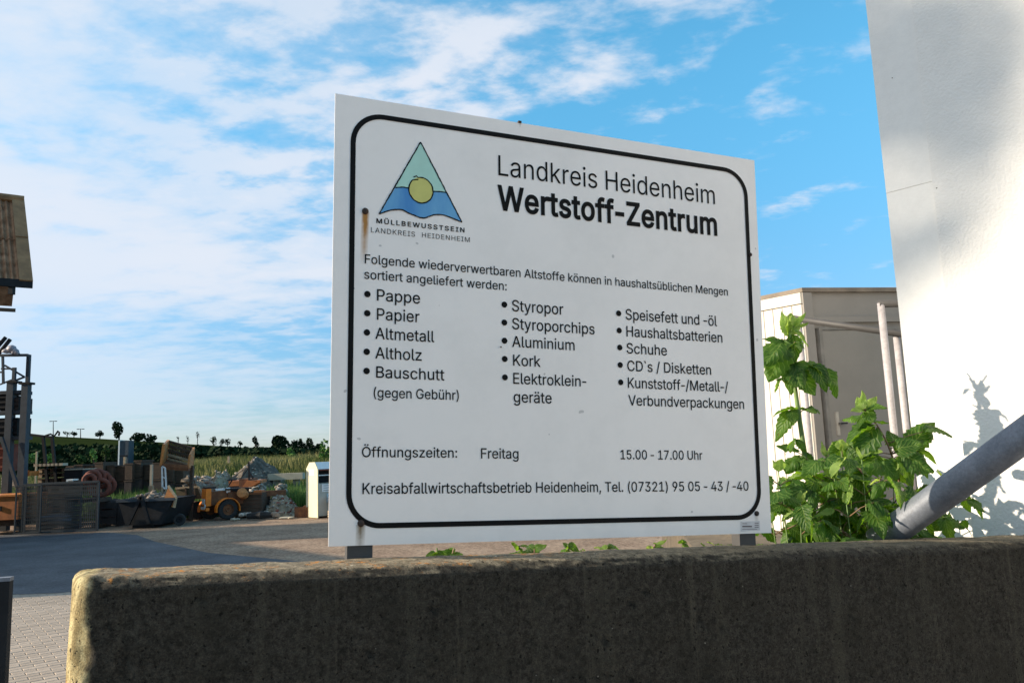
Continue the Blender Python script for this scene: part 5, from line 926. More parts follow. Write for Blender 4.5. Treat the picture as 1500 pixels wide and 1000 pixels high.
# small weeds peeping over the wall under the sign
wm = [(640, 798, 'leftmost small leafy shoot peeping over the wall under the sign'), (665, 797, 'small leafy shoot under the sign below the word end of the first hours line'), (760, 797, 'leafy shoot under the sign left of its middle'), (783, 795, 'dark little shoot under the middle of the sign'),
      (832, 794, 'thin pale shoot under the sign right of its middle'), (855, 796, 'thin stemmed dark shoot over the wall under the sign'), (890, 793, 'bushy shoot under the sign below the opening hours'), (960, 790, 'bright shoot under the sign right half'), (1000, 789, 'bright dense shoot under the sign before its right post'), (1045, 788, 'bright shoot left of the right sign post'), (1080, 786, 'shoot touching the right sign post')]
for k, (x, y, lb) in enumerate(wm):
    Y = 1.94 + (x-481)/650*.44 + .13 + .12*(k % 3); rng = random.Random(k+50)
    b = at(x+rng.uniform(-6, 6), y+40, Y); tp = at(x, y+rng.uniform(2, 9), Y)
    t = thing('weed_shoot', lb, 'plant', b, 'leafy shoots under the sign'); mb = MB(); mb.tube([b, (b+tp)/2+V((rng.uniform(-.01, .01), 0, 0)), tp], .0022, 5); mb.build('stem', M_stemr if k % 2 else M_stemg, t)
    for q in range(rng.randint(4, 9)):
        a = rng.uniform(0, 6.3); d = V((math.cos(a), math.sin(a)*.6, rng.uniform(-.5, .6))); L = rng.uniform(.022, .062)
        st_ = tp.lerp(b, rng.uniform(0, .45))
        put_leaf(t, st_, st_+d*L, V((rng.uniform(-.6, .6), -.5, .8)), rng.choice(LM if x < 800 else LM+LY))

# ------------------------------------------------------------------ trees, hedge
def clump_crown(mb, c, rx, rz, n, s, rng, lobes=6):
    lb = [(V((rng.uniform(-.55, .55)*rx, rng.uniform(-.5, .5)*rx, rng.uniform(-.5, .6)*rz)), rng.uniform(.4, .7)) for _ in range(lobes)]
    for i in range(n):
        o, rr_ = rng.choice(lb); d = V((rng.gauss(0, 1), rng.gauss(0, 1), rng.gauss(0, 1))).normalized()*rng.uniform(.6, 1)**.5
        p = V(c) + o + V((d.x*rx*rr_, d.y*rx*rr_, d.z*rz*rr_))
        a = V((rng.gauss(0, 1), rng.gauss(0, 1), rng.gauss(0, 1))).normalized(); b = a.orthogonal().normalized(); e = s*rng.uniform(.6, 1.3)
        mb.add([p-a*e, p+b*e*.6, p+a*e, p-b*e*.6], [(0, 1, 2, 3)])
def tree(px, ybase, ytop, wpx, Y, label, seed, m=M_foliage, n=500, name='tree', trunkfrac=.1, group='trees on the hill'):
    rng = random.Random(seed); b = at(px, ybase, Y); tp = at(px, ytop, Y); H = tp.z-b.z; R_ = wpx/2/F*Y
    t = thing(name, label, 'tree', b, group)
    mb = MB(); mb.tube([b - V((0, 0, .8)), b+V((R_*.1, 0, H*.4)), b+V((0, 0, H*.8))], [R_*.12+.05, R_*.09+.04, .04], 6)
    for k in range(4):
        a = rng.uniform(0, 6.3); mb.tube([b+V((0, 0, H*rng.uniform(.35, .6))), b+V((math.cos(a)*R_*.6, math.sin(a)*R_*.6, H*.8))], [.05+R_*.04, .03], 4)
    mb.build('trunk', M_bark, t)
    mb = MB(); zc_ = b.z + H*(trunkfrac+(1-trunkfrac)/2); clump_crown(mb, (b.x, b.y, zc_), R_*1.0, H*(1-trunkfrac)/2, n, R_*.16+.05, rng); mb.build('crown', m, t)
    return t
RY = 228
tree(174, 644, 617, 17, RY, 'tallest solitary tree on the hill crest with a ragged crown', 1, n=620, trunkfrac=.06)
tree(146, 641.5, 630, 11, RY, 'small round tree on the crest left of the tallest one', 2, n=340, trunkfrac=0)
tree(108, 640, 632, 9, RY, 'small dark tree on the crest at the left near the lamp masts', 3, n=200, trunkfrac=0)
tree(98, 640, 631, 9, RY+6, 'thin pale tree beside the small dark one on the crest', 31, n=70, m=M_foliage2, trunkfrac=.2)
tree(202, 652, 633, 20, RY-30, 'broad dark tree right of the tallest crest tree', 4, n=500, trunkfrac=.05)
tree(221, 654, 637, 17, RY-30, 'rounded dark tree next to the broad one on the slope', 5, n=450, trunkfrac=.05)
for k, (px, yb, yt, w, nn) in enumerate(((261, 649, 638, 5, 40), (275, 649, 638, 5, 50), (289, 649, 632, 6, 70))):
    tree(px, yb, yt, w, RY, ['faint leftmost thin tree above the tilted crate on the skyline', 'middle thin tree above the tilted crate on the skyline', 'thin tall tree right of the tilted crate on the skyline'][k], 20+k, n=nn, trunkfrac=.2)
for k, (px, yb, yt, w, nn) in enumerate(((312, 651, 639, 10, 130), (325, 651, 642, 8, 120), (333, 652, 642, 9, 130), (352, 654, 645, 7, 140), (375, 656, 640, 11, 260))):
    tree(px, yb, yt, w, RY, ['small spreading crest tree left above the earth heap', 'crest tree left of a close pair above the earth heap', 'crest tree right of a close pair above the earth heap', 'small round tree right above the earth heap', 'dark rounded tree just left of the big copse'][k], 40+k, n=int(nn*1.5), trunkfrac=0)
tree(412, 664, 634, 26, 175, 'largest tree of the copse left of the sign edge', 60, n=1100, trunkfrac=0, group='trees of the copse')
tree(431, 664, 641, 14, 175, 'narrow tree behind the largest copse tree', 61, n=500, trunkfrac=0, group='trees of the copse')
tree(442, 666, 642, 14, 175, 'copse tree in the middle of its row', 62, n=500, trunkfrac=0, group='trees of the copse')
tree(455, 667, 643, 15, 175, 'copse tree second from the sign edge', 63, n=500, trunkfrac=0, group='trees of the copse')
tree(469, 668, 648, 18, 175, 'flat-topped copse tree nearest the sign edge', 64, n=500, trunkfrac=0, group='trees of the copse')
# hedge belt along the foot of the hill
mb = MB(); rng = random.Random(77)
for i in range(26000):
    px = rng.uniform(-140, 560); f = rng.random(); Y = rng.uniform(72, 104)
    topy = 651 + (px-60)*.014 + 3.5*noise.noise(V((px*.05, 1, 1))) + 3*noise.noise(V((px*.16, 3, 1)))
    if 178 < px < 232: topy = min(topy, 649)
    p = at(px, topy, Y); base_z = hill(p.x, Y)
    if rng.random() < .25: continue
    p = at(px, topy + 9*rng.random()**2, Y); zt = p.z*1.0
    if 222 < px < 250: zt -= 0.0
    z = base_z - .5 + (zt-base_z+.5)*math.sqrt(f); c = V((p.x, Y, z))
    a = V((rng.gauss(0, 1), rng.gauss(0, 1), rng.gauss(0, 1))).normalized(); b = a.orthogonal().normalized(); e = rng.uniform(.15, .38)
    mb.add([c-a*e, c+b*e*.7, c+a*e, c-b*e*.7], [(0, 1, 2, 3)])
tag(mb.build('hedge_belt', M_foliage), 'dark belt of bushes along the foot of the hill', 'hedge', kind='stuff')
def bush(px, yb, yt, w, Y, label, seed, m=M_foliage3, n=350):
    rng = random.Random(seed); b = at(px, yb, Y); tp = at(px, yt, Y); H = tp.z-b.z; R_ = w/2/F*Y
    t = thing('bush', label, 'bush', b, 'bushes at the edge of the meadow')
    mb = MB()
    for k in range(5): a = rng.uniform(0, 6.3); mb.tube([b, b+V((math.cos(a)*R_*.4, math.sin(a)*R_*.4, H*.7))], [.04, .02], 4)
    mb.build('stems', M_bark, t); mb = MB(); clump_crown(mb, b+V((0, 0, H*.52)), R_, H*.5, n, .09, rng, 7); mb.build('foliage', m, t)
bush(427, 676, 654, 13, 52, 'bright green pointed bush behind the meadow, right of the earth heap', 1)
bush(476, 694, 648, 18, 45, 'bright green bush rising right against the sign edge', 2, n=600)
bush(45, 678, 664, 18, 48, 'light green bush behind the rack, leftmost', 3); bush(72, 678, 666, 12, 50, 'light green bush left of the concrete stacks', 4)
bush(137, 679, 658, 10, 52, 'light green bush below the round crest tree', 5, n=250); bush(154, 676, 652, 14, 60, 'dark bush left of the grey metal cabinet', 6, m=M_foliage2)
bush(120, 680, 664, 20, 66, 'dark low bush in front of the hedge at left', 7, m=M_foliage2)
# meadow grass: blades
def blades(name, n, X, Yr, H, m, seed, w=.02, dens=None, z0=-.03):
    rng = random.Random(seed); mb = MB(); c = 0
    for i in range(n):
        px = rng.uniform(*X); Y = rng.uniform(*Yr); x = (px-CX)/F*Y - .004*Y
        k = noise.noise(V((x*.25, Y*.25, seed)))
        h = rng.uniform(.6, 1.1)*(H[0]+(H[1]-H[0])*(Y-Yr[0])/(Yr[1]-Yr[0]))*(1+.5*k); ww = w*rng.uniform(.7, 1.6)
        dx, dy = rng.uniform(-.3, .3)*h, rng.uniform(-.2, .2)*h; a = rng.uniform(0, 3.14); ax, ay = math.cos(a)*ww, math.sin(a)*ww
        z0 = hill(x, Y)-.02
        mb.add([(x-ax, Y-ay, z0), (x+ax, Y+ay, z0), (x+dx, Y+dy, z0+h)], [(0, 1, 2)])
    return tag(mb.build(name, m), kind='stuff')
tag(blades('meadow_grass', 80000, (-140, 560), (34, 58), (.55, .80), M_grass, 5, .03), 'tall dry meadow grass behind the builders yard', 'grass')
tag(blades('yard_weeds', 50000, (-60, 520), (26.8, 33.5), (.8, 1.0), M_grassg, 6, .022), 'green weeds along the back of the yard', 'grass')

# lamp masts on the crest and a grey cabinet
for k, (px, yt) in enumerate(((78, 616.5), (118, 628))):
    b = at(px, 642, 215); tp = at(px, yt, 215); t = thing('lamp_mast', ['taller T-shaped lamp mast at the left on the skyline', 'shorter T-shaped lamp mast between the small crest trees'][k], 'lamp post', b, 'lamp masts on the skyline')
    mb = MB(); mb.tube([b, tp], [.14, .09], 6); mb.build('pole', M_greysteel, t); mb = MB(); mb.bar(tp-V((.8, 0, 0)), tp+V((.8, 0, 0)), .14); mb.build('crossarm', M_greysteel, t)
    for s_ in (-1, 1): mb = MB(); mb.box(tp+V((s_*.75, 0, -.05)), (.5, .3, .18)); mb.build('lamp_head', M_greysteel, t)

def rect(x0, y0, x1, y1, Y):
    xm, ym = (x0+x1)/2, (y0+y1)/2; a = at(x0, ym, Y); b = at(x1, ym, Y); c = at(xm, y0, Y); d = at(xm, y1, Y); return a.x, b.x, d.z, c.z
def rb(mb, x0, y0, x1, y1, Y, dep):
    a, b, z0, z1 = rect(x0, y0, x1, y1, Y); return mb.b2(a, b, Y, Y+dep, z0, z1)
def pg(x, Y, z=0.): return V(((x-CX)/F*Y, Y, z))
# grey cabinet tower
t = thing('metal_silo', 'narrow grey metal tower with a pale edge standing in front of the hedge', 'silo', at(180, 673, 70)); a, b, z0, z1 = rect(173.5, 645, 188, 676, 70)
mb = MB(); mb.b2(a+.12, b, 70, 71, -.03, z1); mb.build('body', M_bluesteel, t)
mb = MB(); mb.b2(a, a+.12, 69.95, 71, -.03, z1+.05); mb.build('edge_profile', M_white, t)
for k in range(2): mb = MB(); mb.b2(a+.18, b-.05, 69.96, 69.995, 1+k*1.6, 1.12+k*1.6); mb.build('seam', M_darksteel, t)

# ------------------------------------------------------------------ shed at the left
def shed():
    C1 = at(48, 416, 20.0); R1 = at(35, 297, 21.7); e = V((-.832, -.555, 0)); z1 = C1.z
    t = thing('shed', 'timber shed with corrugated fibre cement roof cut off by the left edge', 'building', (C1.x-3, C1.y-1, 0))
    run = R1-C1; L = 5.0
    # corrugated sheets, two rows of courses
    down = run/2
    pitch = .135; nco = int(L/pitch)
    nrm = run.cross(e).normalized(); nrm = nrm if nrm.z > 0 else -nrm
    for row in range(2):
        w = 1.2; k = 0; s = .24
        while s < L:
            mb = MB(); n = 48; vs = []
            for i in range(n+1):
                q = s + w*i/n; h = .036*math.sin(2*math.pi*q/pitch)
                for f in (0, 1):
                    p = C1 + e*q + run*(row*.5 - (.015 if row else 0) + f*(.5+(.02 if row == 0 else 0))) + nrm*(h + .03*(1 if (row == 1) ^ (f == 1) and False else 0) + (.02 if row == 0 and f == 1 else 0) + (.05 if row == 1 else 0))
                    vs.append(p)
            m_ = len(vs); vs += [p - nrm*.012 for p in vs]
            fs = [(2*i, 2*i+2, 2*i+3, 2*i+1) for i in range(n)] + [(m_+2*i+1, m_+2*i+3, m_+2*i+2, m_+2*i) for i in range(n)] + [(2*i, m_+2*i, m_+2*i+2, 2*i+2) for i in range(n)] + [(2*i+1, 2*i+3, m_+2*i+3, m_+2*i+1) for i in range(n)]
            mb.add(vs, fs); mb.build('roof_sheet', M_roof, t); s += w
    for row in range(2):   # verge flashing pieces
        a0 = C1 + run*(row*.5+.0); a1 = C1 + run*(row*.5+.5) + (run*.02 if row == 0 else V((0, 0, 0))); lift = nrm*(.10+.03*row)
        mb = MB(); mb.hexa([a0+lift-nrm*.02, a0+e*.3+lift-nrm*.02, a1+e*.3+lift-nrm*.02, a1+lift-nrm*.02, a0+lift+nrm*.02, a0+e*.3+lift+nrm*.02, a1+e*.3+lift+nrm*.02, a1+lift+nrm*.02]); mb.build('verge_flashing', M_lead, t)
    mb = MB(); rc_ = R1 + nrm*.1; mb.tube([rc_, rc_+e*L], .12, 8); mb.build('ridge_cap', M_lead, t)
    # back slope
    run2 = V((run.x*.6, run.y*.6, -run.z)); mb = MB(); mb.hexa([R1, R1+e*L, R1+e*L+run2, R1+run2] + [p+V((0, 0, .05)) for p in (R1, R1+e*L, R1+e*L+run2, R1+run2)]); mb.build('back_slope', M_roof, t)
    mb = MB(); d2 = V((0, 0, -.16)); mb.bar(C1+V((0, 0, -.01)), C1+e*L+V((0, 0, -.01)), .10, .20); mb.build('gutter_board', M_darksteel, t)
    for q in (.45,): mb = MB(); mb.bar(C1+e*q+V((0, 0, -.13))+run*.02, C1+e*q+V((0, 0, -.36))+run*.02, .12); mb.build('bracket', M_darksteel, t)
    # purlins / rafters seen below the eave
    for q, dz in ((.95, -.32), (1.15, -.62)):
        mb = MB(); mb.bar(C1+e*q+V((0, 0, dz))+run.normalized()*.1*0, C1+e*L+V((0, 0, dz)), .18, .30 if dz > -.5 else .14); mb.build('purlin', M_wood, t)
    mb = MB(); mb.bar(C1+e*.35+V((0, 0, -.72)), C1+e*1.6+V((0, 0, -.72)), .1, .08); mb.build('tie_beam', M_wood, t)
    # unseen wall out of frame, added to block sun under the roof
    W0 = C1 + e*1.9; run_h = V((run.x*1.6, run.y*1.6, 0))
    mb = MB(); mb.hexa([V((p.x, p.y, z)) for z in (0, z1-.15) for p in (W0, C1+e*L, C1+e*L+run_h, W0+run_h)]); mb.build('wall', M_wood, t)
shed()
# neighbouring hall whose shadow crosses the yard (outside the frame)
t = thing('hall', 'large dark hall outside the frame at left, throwing its shadow over the yard', 'building', (-24, 12, 0))
mb = MB(); mb.prism([V((-19.2, 10.25, 0)), V((-25.7, 17.0, 0)), V((-34, 17.0, 0)), V((-34, 10.3, 0))], (0, 0, 6.6)); mb.build('wall', M_creamd, t)
mb = MB(); mb.prism([V((-19.1, 10.2, 6.6)), V((-25.7, 17.1, 6.6)), V((-34.1, 17.1, 6.6)), V((-34.1, 10.2, 6.6))], (0, 0, .15)); mb.build('roof', M_darksteel, t)

# tall tree outside the frame whose dapple falls on the white building
def offtree():
    rng = random.Random(5); b = V((-38, -.9, 0)); t = thing('tree', 'tall sparse tree outside the frame at left, dappling the white building', 'tree', b)
    mb = MB(); mb.tube([b, b+V((.2, 0, 8)), b+V((0, .3, 15.5)), b+V((0, .3, 18.5))], [.26, .2, .1, .03], 8)
    cr = MB()
    tg = [(1285, 60, 1.0, 1.), (1300, 120, 1., 1.), (1370, 110, .9, 1.), (1330, 90, 1, 1.), (1390, 355, .45, .6), (1385, 330, .4, .6), (1310, 365, .35, .5), (1340, 340, .3, .35), (1420, 60, .8, .8), (1420, 200, .5, .6), (1378, 648, .55, .9), (1395, 690, .45, .8)]
    for x, y, r, dn in tg:
        if y > 500: continue
        d = ray(x, y); t_ = (A-CAM).dot(nW)/d.dot(nW); w = CAM + d*t_; p = w + sdir*(40.0/math.hypot(sdir.x, sdir.y))
        mb.tube([V((b.x, b.y+.3, min(18, p.z-.8))), p], [.06, .02], 5)
        clump_crown(cr, p, r*.42, r*.34, int(150*r*dn), .10, rng, 5)
    mb.build('trunk', M_bark, t); cr.build('crown', M_foliage3, t)
offtree()

# ------------------------------------------------------------------ storage rack, left
def rack():
    Y = 24.0
    t = thing('storage_rack', 'tall blue-grey steel storage rack with shelves at the left edge', 'rack', at(20, 770, Y))
    def up_(x, ytop, Y, w): # column
        p = at(x, ytop, Y); mb = MB(); mb.b2(p.x-w/2, p.x+w/2, Y, Y+w, 0, p.z); mb.build('column', M_bluesteel, t); return p
    up_(36.2, 560, Y, .20); up_(14.5, 560, Y, .20); up_(41, 519, Y+.8, .10); up_(20, 538, Y+.5, .09); up_(-40, 520, Y, .2)
    for x0, y0, x1, y1, w in ((-50, 521, 41, 520, .08), (7, 535, 36, 552, .05), (36, 552, 20, 558, .05), (2, 540, 20, 540, .05), (0, 563, 20, 555, .04), (4, 520, 5, 562, .06), (-50, 545, 4, 545, .05)):
        mb = MB(); mb.bar(at(x0, y0, Y+.6), at(x1, y1, Y+.6), w); mb.build('brace', M_bluesteel, t)
    for x0, x1, y in ((9, 24, 559), (27, 43, 561)):
        mb = MB(); rb(mb, x0, y-1.5, x1, y+1.5, Y-.02, .3); mb.build('cap_plate', M_darksteel, t)
    for y0, y1, m_ in ((573, 578, M_bluesteel), (602, 607, M_bluesteel), (640, 645, M_bluesteel)):
        mb = MB(); rb(mb, -60, y0, 30, y1, Y+.05, .6); mb.build('shelf', m_, t)
    mb = MB(); mb.bar(at(2, 640, Y-.1), at(26, 714, Y-.1), .09); mb.build('diagonal', M_bluesteel, t)
    # rear frame that reaches right towards the stacks
    mb = MB(); mb.bar(at(34, 635, Y+1.5), at(75, 640, Y+1.5), .07); mb.build('rear_beam', M_darksteel, t)
    for x in (63, 76): mb = MB(); mb.bar(at(x, 638, Y+1.5), at(x+7, 712, Y+1.5), .08); mb.build('rear_leg', M_darksteel, t)
    mb = MB(); mb.tube([at(66, 638, Y+1.5), at(74, 635.5, Y+1.5), at(80, 638, Y+1.5), at(85, 631, Y+1.5), at(87, 633, Y+1.5), at(86, 638, Y+1.5)], .03, 6); mb.build('hook', M_darksteel, t)
    # goods on the shelves, each a thing of its own
    for x0, y0, x1, y1, m_, lb, nm in ((-10, 578, 12, 600, M_darksteel, 'dark crate on the top shelf of the rack, left', 'crate'), (14, 582, 27, 602, M_brick, 'dark brown bale on the top shelf of the rack, right', 'bale'),
        (-10, 612, 25, 638, M_darksteel, 'long dark crate on the middle shelf of the rack', 'crate'), (-10, 650, 12, 690, M_brickr, 'reddish brown crate at the left end of the lowest shelf', 'crate')):
        b_ = MB(); rb(b_, x0, y0, x1, y1, Y+.1, .7); o = b_.build(nm, m_); tag(o, lb, nm)
        # slats for shape
        a, b, z0, z1 = rect(x0, y0, x1, y1, Y+.1)
        for q in range(3): s_ = MB(); zz = z0+(z1-z0)*(q+.5)/3; s_.b2(a-.02, b+.02, Y+.07, Y+.1, zz-.03, zz+.03); s_.build('slat', m_, o)
    # pipes lying on top
    for k, (x0, y0, x1, y1) in enumerate(((-14, 520, 8.5, 494), (-7, 524, 15, 497), (-22, 522, 2, 500))):
        mb = MB(); mb.tube([at(x0, y0, Y+.7), at(x1, y1, Y+.7)], .06, 8); o = mb.build('steel_pipe', M_darksteel, smooth=True); tag(o, ['dark pipe slanting out over the rack top, leftmost full one', 'dark pipe slanting out over the rack top, rightmost', 'dark pipe over the rack top mostly outside the frame'][k], 'pipe', 'pipes on top of the rack')
    mb = MB(); rng = random.Random(2)
    for x, y, r in ((10, 514, .14), (17, 511, .16), (22, 515, .14), (25, 517, .13)): mb.rock(at(x, y, Y+.6), r, .9, rng)
    tag(mb.build('plastic_bundle', mat('grey_plastic_film', (.30, .29, .32), .4, .3, 6), smooth=True), 'crumpled grey and white plastic bundle on top of the rack', 'bundle')
    for k, (x0, y0, x1, y1) in enumerate(((1.5, 699, 6, 715), (13, 699, 24, 712))):
        o = thing('white_block_stack', ['pale slab stack behind the rack, cut by the frame edge', 'pale slab stack seen between the rack columns'][k], 'slabs', at(x0, y1, Y+1.5), 'pale slabs behind the rack')
        for q in range(4): mb = MB(); h = (y1-y0)/4; rb(mb, x0, y0+q*h, x1, y0+q*h+h*.7, Y+1.5, .6); mb.build('slab', M_stone, o)
rack()
t = thing('orange_container', 'orange open container at the foot of the rack, cut by the left edge', 'container', at(5, 770, 22.6))
mb = MB(); rb(mb, -60, 727, 26.5, 762, 22.6, 1.4); mb.build('body', M_orangeD, t)
mb = MB(); rb(mb, -60, 725.5, 27, 728, 22.56, 1.5); mb.build('rim', M_orange, t)
mb = MB(); rb(mb, -60, 762, 24, 771, 22.8, 1.0); mb.build('skid', M_wood, t)
mb = MB(); rb(mb, -2, 741, 1.5, 748, 22.57, .03); mb.build('pocket', M_darksteel, t)

# stacked mesh fence panels
def meshpanel(x0, x1, yt, Y, k, lb):
    a = pg(x0, Y); b = pg(x1, Y); zt = at((x0+x1)/2, yt, Y).z
    a.z = b.z = .06; t = thing('mesh_fence_panel', lb, 'fence panel', ((a.x+b.x)/2, Y, 0), 'mesh fence panels stacked in the yard')
    mb = MB(); A2, B2 = V((a.x, Y, zt)), V((b.x, Y, zt))
    for p, q in ((a, b), (A2, B2), (a, A2), (b, B2)): mb.bar(p, q, .035)
    mb.build('frame', M_greysteel, t); mb = MB(); n = int((b.x-a.x)/.055)
    for i in range(1, n): x = a.x + (b.x-a.x)*i/n; mb.add([(x-.004, Y, .06), (x+.004, Y, .06), (x+.004, Y, zt), (x-.004, Y, zt)], [(0,1,2,3)])
    m = int((zt-.06)/.11)
    for i in range(1, m): z = .06+(zt-.06)*i/m; mb.add([(a.x, Y+.006, z-.005), (b.x, Y+.006, z-.005), (b.x, Y+.006, z+.005), (a.x, Y+.006, z+.005)], [(0,1,2,3)])
    o = mb.build('wire_mesh', M_greysteel, t); o['kind'] = 'stuff'
for k, (x0, x1, yt, Y, lb) in enumerate(((40, 145, 707, 22.2, 'front mesh fence panel of the stack, widest one'), (36, 145.5, 708, 22.33, 'second mesh fence panel behind the front one'), (58, 144.5, 706, 22.46, 'third mesh fence panel of the stack'), (38, 120, 709, 22.58, 'fourth mesh fence panel, ending left of the others'), (60, 145, 707, 22.7, 'fifth mesh fence panel of the stack'), (34, 144, 708, 22.85, 'rearmost mesh fence panel of the stack'), (26, 62, 711, 22.1, 'narrow mesh fence panel beside the orange container'))):
    meshpanel(x0, x1, yt, Y, k, lb)
mb = MB(); mb.v = []; p = pg(80, 23.2, .45)
o = thing('sack_pile', 'pale blue sacks lying behind the mesh fence panels', 'sacks', pg(80, 23.1))
for q in range(3): mb = MB(); mb.rock(pg(70+q*10, 23.3, .35), .34, .35, random.Random(q)); mb.build('sack', M_bluebag, o, smooth=True)
for k, (x0, x1, z) in enumerate(((58, 92, 1.15), (98, 140, .75), (60, 140, .0))):
    o = thing('pallet', ['wooden pallet stack top behind the fence panels, left', 'wooden pallet behind the fence panels, right', 'long low wooden pallet behind the fence panels'][k], 'pallet', pg((x0+x1)/2, 23.6), 'pallets behind the fence panels')
    a, b = pg(x0, 23.6).x, pg(x1, 23.6).x
    for q in range(5): mb = MB(); mb.b2(a, b, 23.55+q*.22, 23.68+q*.22, z+.10+.002, z+.125); mb.build('board', M_wood, o)
    for q in range(3): mb = MB(); xx = a+(b-a)*q/2; mb.b2(xx-.05, xx+.05, 23.56, 24.5, z, z+.10); mb.build('block', M_wood, o)
# slatted pallet tower (sunlight on its left ends put in as paler blocks)
o = thing('pallet_stack', 'tall stack of wooden pallets behind the mesh panels, left edge coloured pale as if lit', 'pallets', pg(74, 25.5))
a, b, _, zt = rect(56, 682, 95, 700, 25.5); n = 12
for q in range(n):
    z = zt*q/n; mb = MB()
    mb.b2(a+random.uniform(-.05, .05)+(.12 if q < 7 else 0)*0, b+random.uniform(-.05, .05), 25.5, 26.5, z+.05, z+.075)
    mb.build('deck', M_wood, o)
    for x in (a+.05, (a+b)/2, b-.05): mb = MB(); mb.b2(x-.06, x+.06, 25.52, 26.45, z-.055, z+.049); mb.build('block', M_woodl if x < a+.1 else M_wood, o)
a, b, _, zt = rect(57, 679, 92, 682, 25.4)
for q in range(7):
    mb = MB(); xx = a+(b-a)*q/6; mb.box((xx, 25.4, zt-.03), (.16, .3, .08)); oo = mb.build('roof_tile', M_conc); tag(oo, 'pale tile lying on top of the tall pallet stack', 'tile', 'tiles on the tall pallet stack')
mb = MB(); rb(mb, 33, 690, 43, 697, 24.8, .5); o = mb.build('orange_canister', M_orange); tag(o, 'small orange box behind the rack column', 'canister'); mb = MB(); rb(mb, 36, 688.6, 40, 690, 25, .1); mb.build('lid', M_orangeD, o)
# grey crate lids
o = thing('steel_trough', 'long grey trough with a pale top edge behind the mesh panels', 'trough', pg(107, 25)); mb = MB(); rb(mb, 94, 688, 121, 702, 25, .8); mb.build('body', M_darksteel, o); mb = MB(); rb(mb, 94, 686.5, 121, 688, 24.97, .86); mb.build('rim', M_conc, o)
o = thing('white_fitting', 'small white fitting lying on the mesh panel stack', 'fitting', pg(102, 22.9)); mb = MB(); rb(mb, 97, 701.5, 106.5, 703.5, 22.9, .3); mb.build('plate', M_white, o); mb = MB(); rb(mb, 97, 703.5, 99, 706, 22.9, .3); mb.build('foot', M_white, o)
# red coil of clay / rusted rings
o = thing('pipe_coil', 'red-brown coil of drainage pipe standing beside the mesh panels', 'coil', pg(140, 24.2))
for k, (x, y, r, yy) in enumerate(((136, 699, .17, 24.2), (142, 698, .19, 24.4), (131, 702, .13, 24.05), (148, 702, .22, 24.5), (152, 711, .27, 24.7), (146, 714, .24, 24.3))):
    c = at(x, y, yy); mb = MB(); n = 18
    vs = [[c + V((math.cos(2*math.pi*i/n)*(r+.07*math.cos(j*math.pi/3)), .09*math.sin(j*math.pi/3)+math.cos(2*math.pi*i/n)*r*.5, math.sin(2*math.pi*i/n)*(r+.07*math.cos(j*math.pi/3)))) for j in range(6)] for i in range(n)]
    mb.add([p for q in vs for p in q], [(i*6+j, i*6+(j+1)%6, ((i+1)%n)*6+(j+1)%6, ((i+1)%n)*6+j) for i in range(n) for j in range(6)]); mb.build('ring', M_brickr, o, smooth=True)

# row of block packages
rng = random.Random(12)
k = 0
desc = ['first', 'second', 'third', 'fourth', 'fifth', 'sixth', 'seventh', 'eighth', 'ninth', 'tenth', 'eleventh', 'twelfth']
cols = [(96, 108, 682), (108, 121, 680), (122, 136, 682), (137, 151, 676.5), (154, 168, 681), (168, 182, 682), (182, 194.5, 678), (195.5, 208, 673.5), (210, 221, 680), (223, 238, 677), (239, 254, 684), (255, 270, 686)]
for i, (x0, x1, yt) in enumerate(cols):
    Y = 29.5 + .2*(i % 3); o = thing('block_stack', desc[i]+' stack from the left in the row of dark building block stacks behind the yard', 'block stack', pg((x0+x1)/2, Y), 'stacks of building blocks')
    a, b, _, zt = rect(x0, yt, x1, 700, Y); nl = 3
    for q in range(nl):
        mb = MB(); z0 = zt*q/nl; z1 = zt*(q+1)/nl - .06; mb.b2(a+rng.uniform(0, .05), b-rng.uniform(.0, .05), Y, Y+1, z0+.02, z1); mb.build('package', M_brick if q < nl-1 else mat('package_top', (.13, .075, .055), .85, .3, 4) if i == 0 else (PKT if i else M_brick), o)
        if q == nl-1 and i == 0: PKT = o.children[-1].data.materials[0]
        mb = MB(); mb.b2(a, b, Y-.01, Y+1.0, z1+.005, z1+.055); mb.build('timber', M_wood, o)
for k, (x0, x1, yt, yb, Y, lb) in enumerate(((180.5, 183.5, 669, 684, 31, 'pale wooden stake behind the block stacks'), (219.3, 222.6, 680, 716, 26.2, 'tall white post left of the tilted crate'), (52, 54, 661, 675, 40, 'thin pale stake in the meadow at the left'), (333, 336, 668, 676, 36, 'short pale stake on top of the earth heap'))):
    a, b, z0, z1 = rect(x0, yt, x1, yb, Y); mb = MB(); mb.b2(a, b, Y, Y+.08, min(z0, z1-.3) if k == 3 else 0, z1); tag(mb.build('wooden_stake', M_woodl if k != 1 else M_conc), lb, 'stake')
a, b, z0, z1 = rect(217.5, 711, 222.5, 728, 25.8); mb = MB(); mb.b2(a, b, 25.8, 25.95, 0, z1); tag(mb.build('short_beam', M_woodl), 'short yellowish beam standing in front of the tall white post', 'beam')

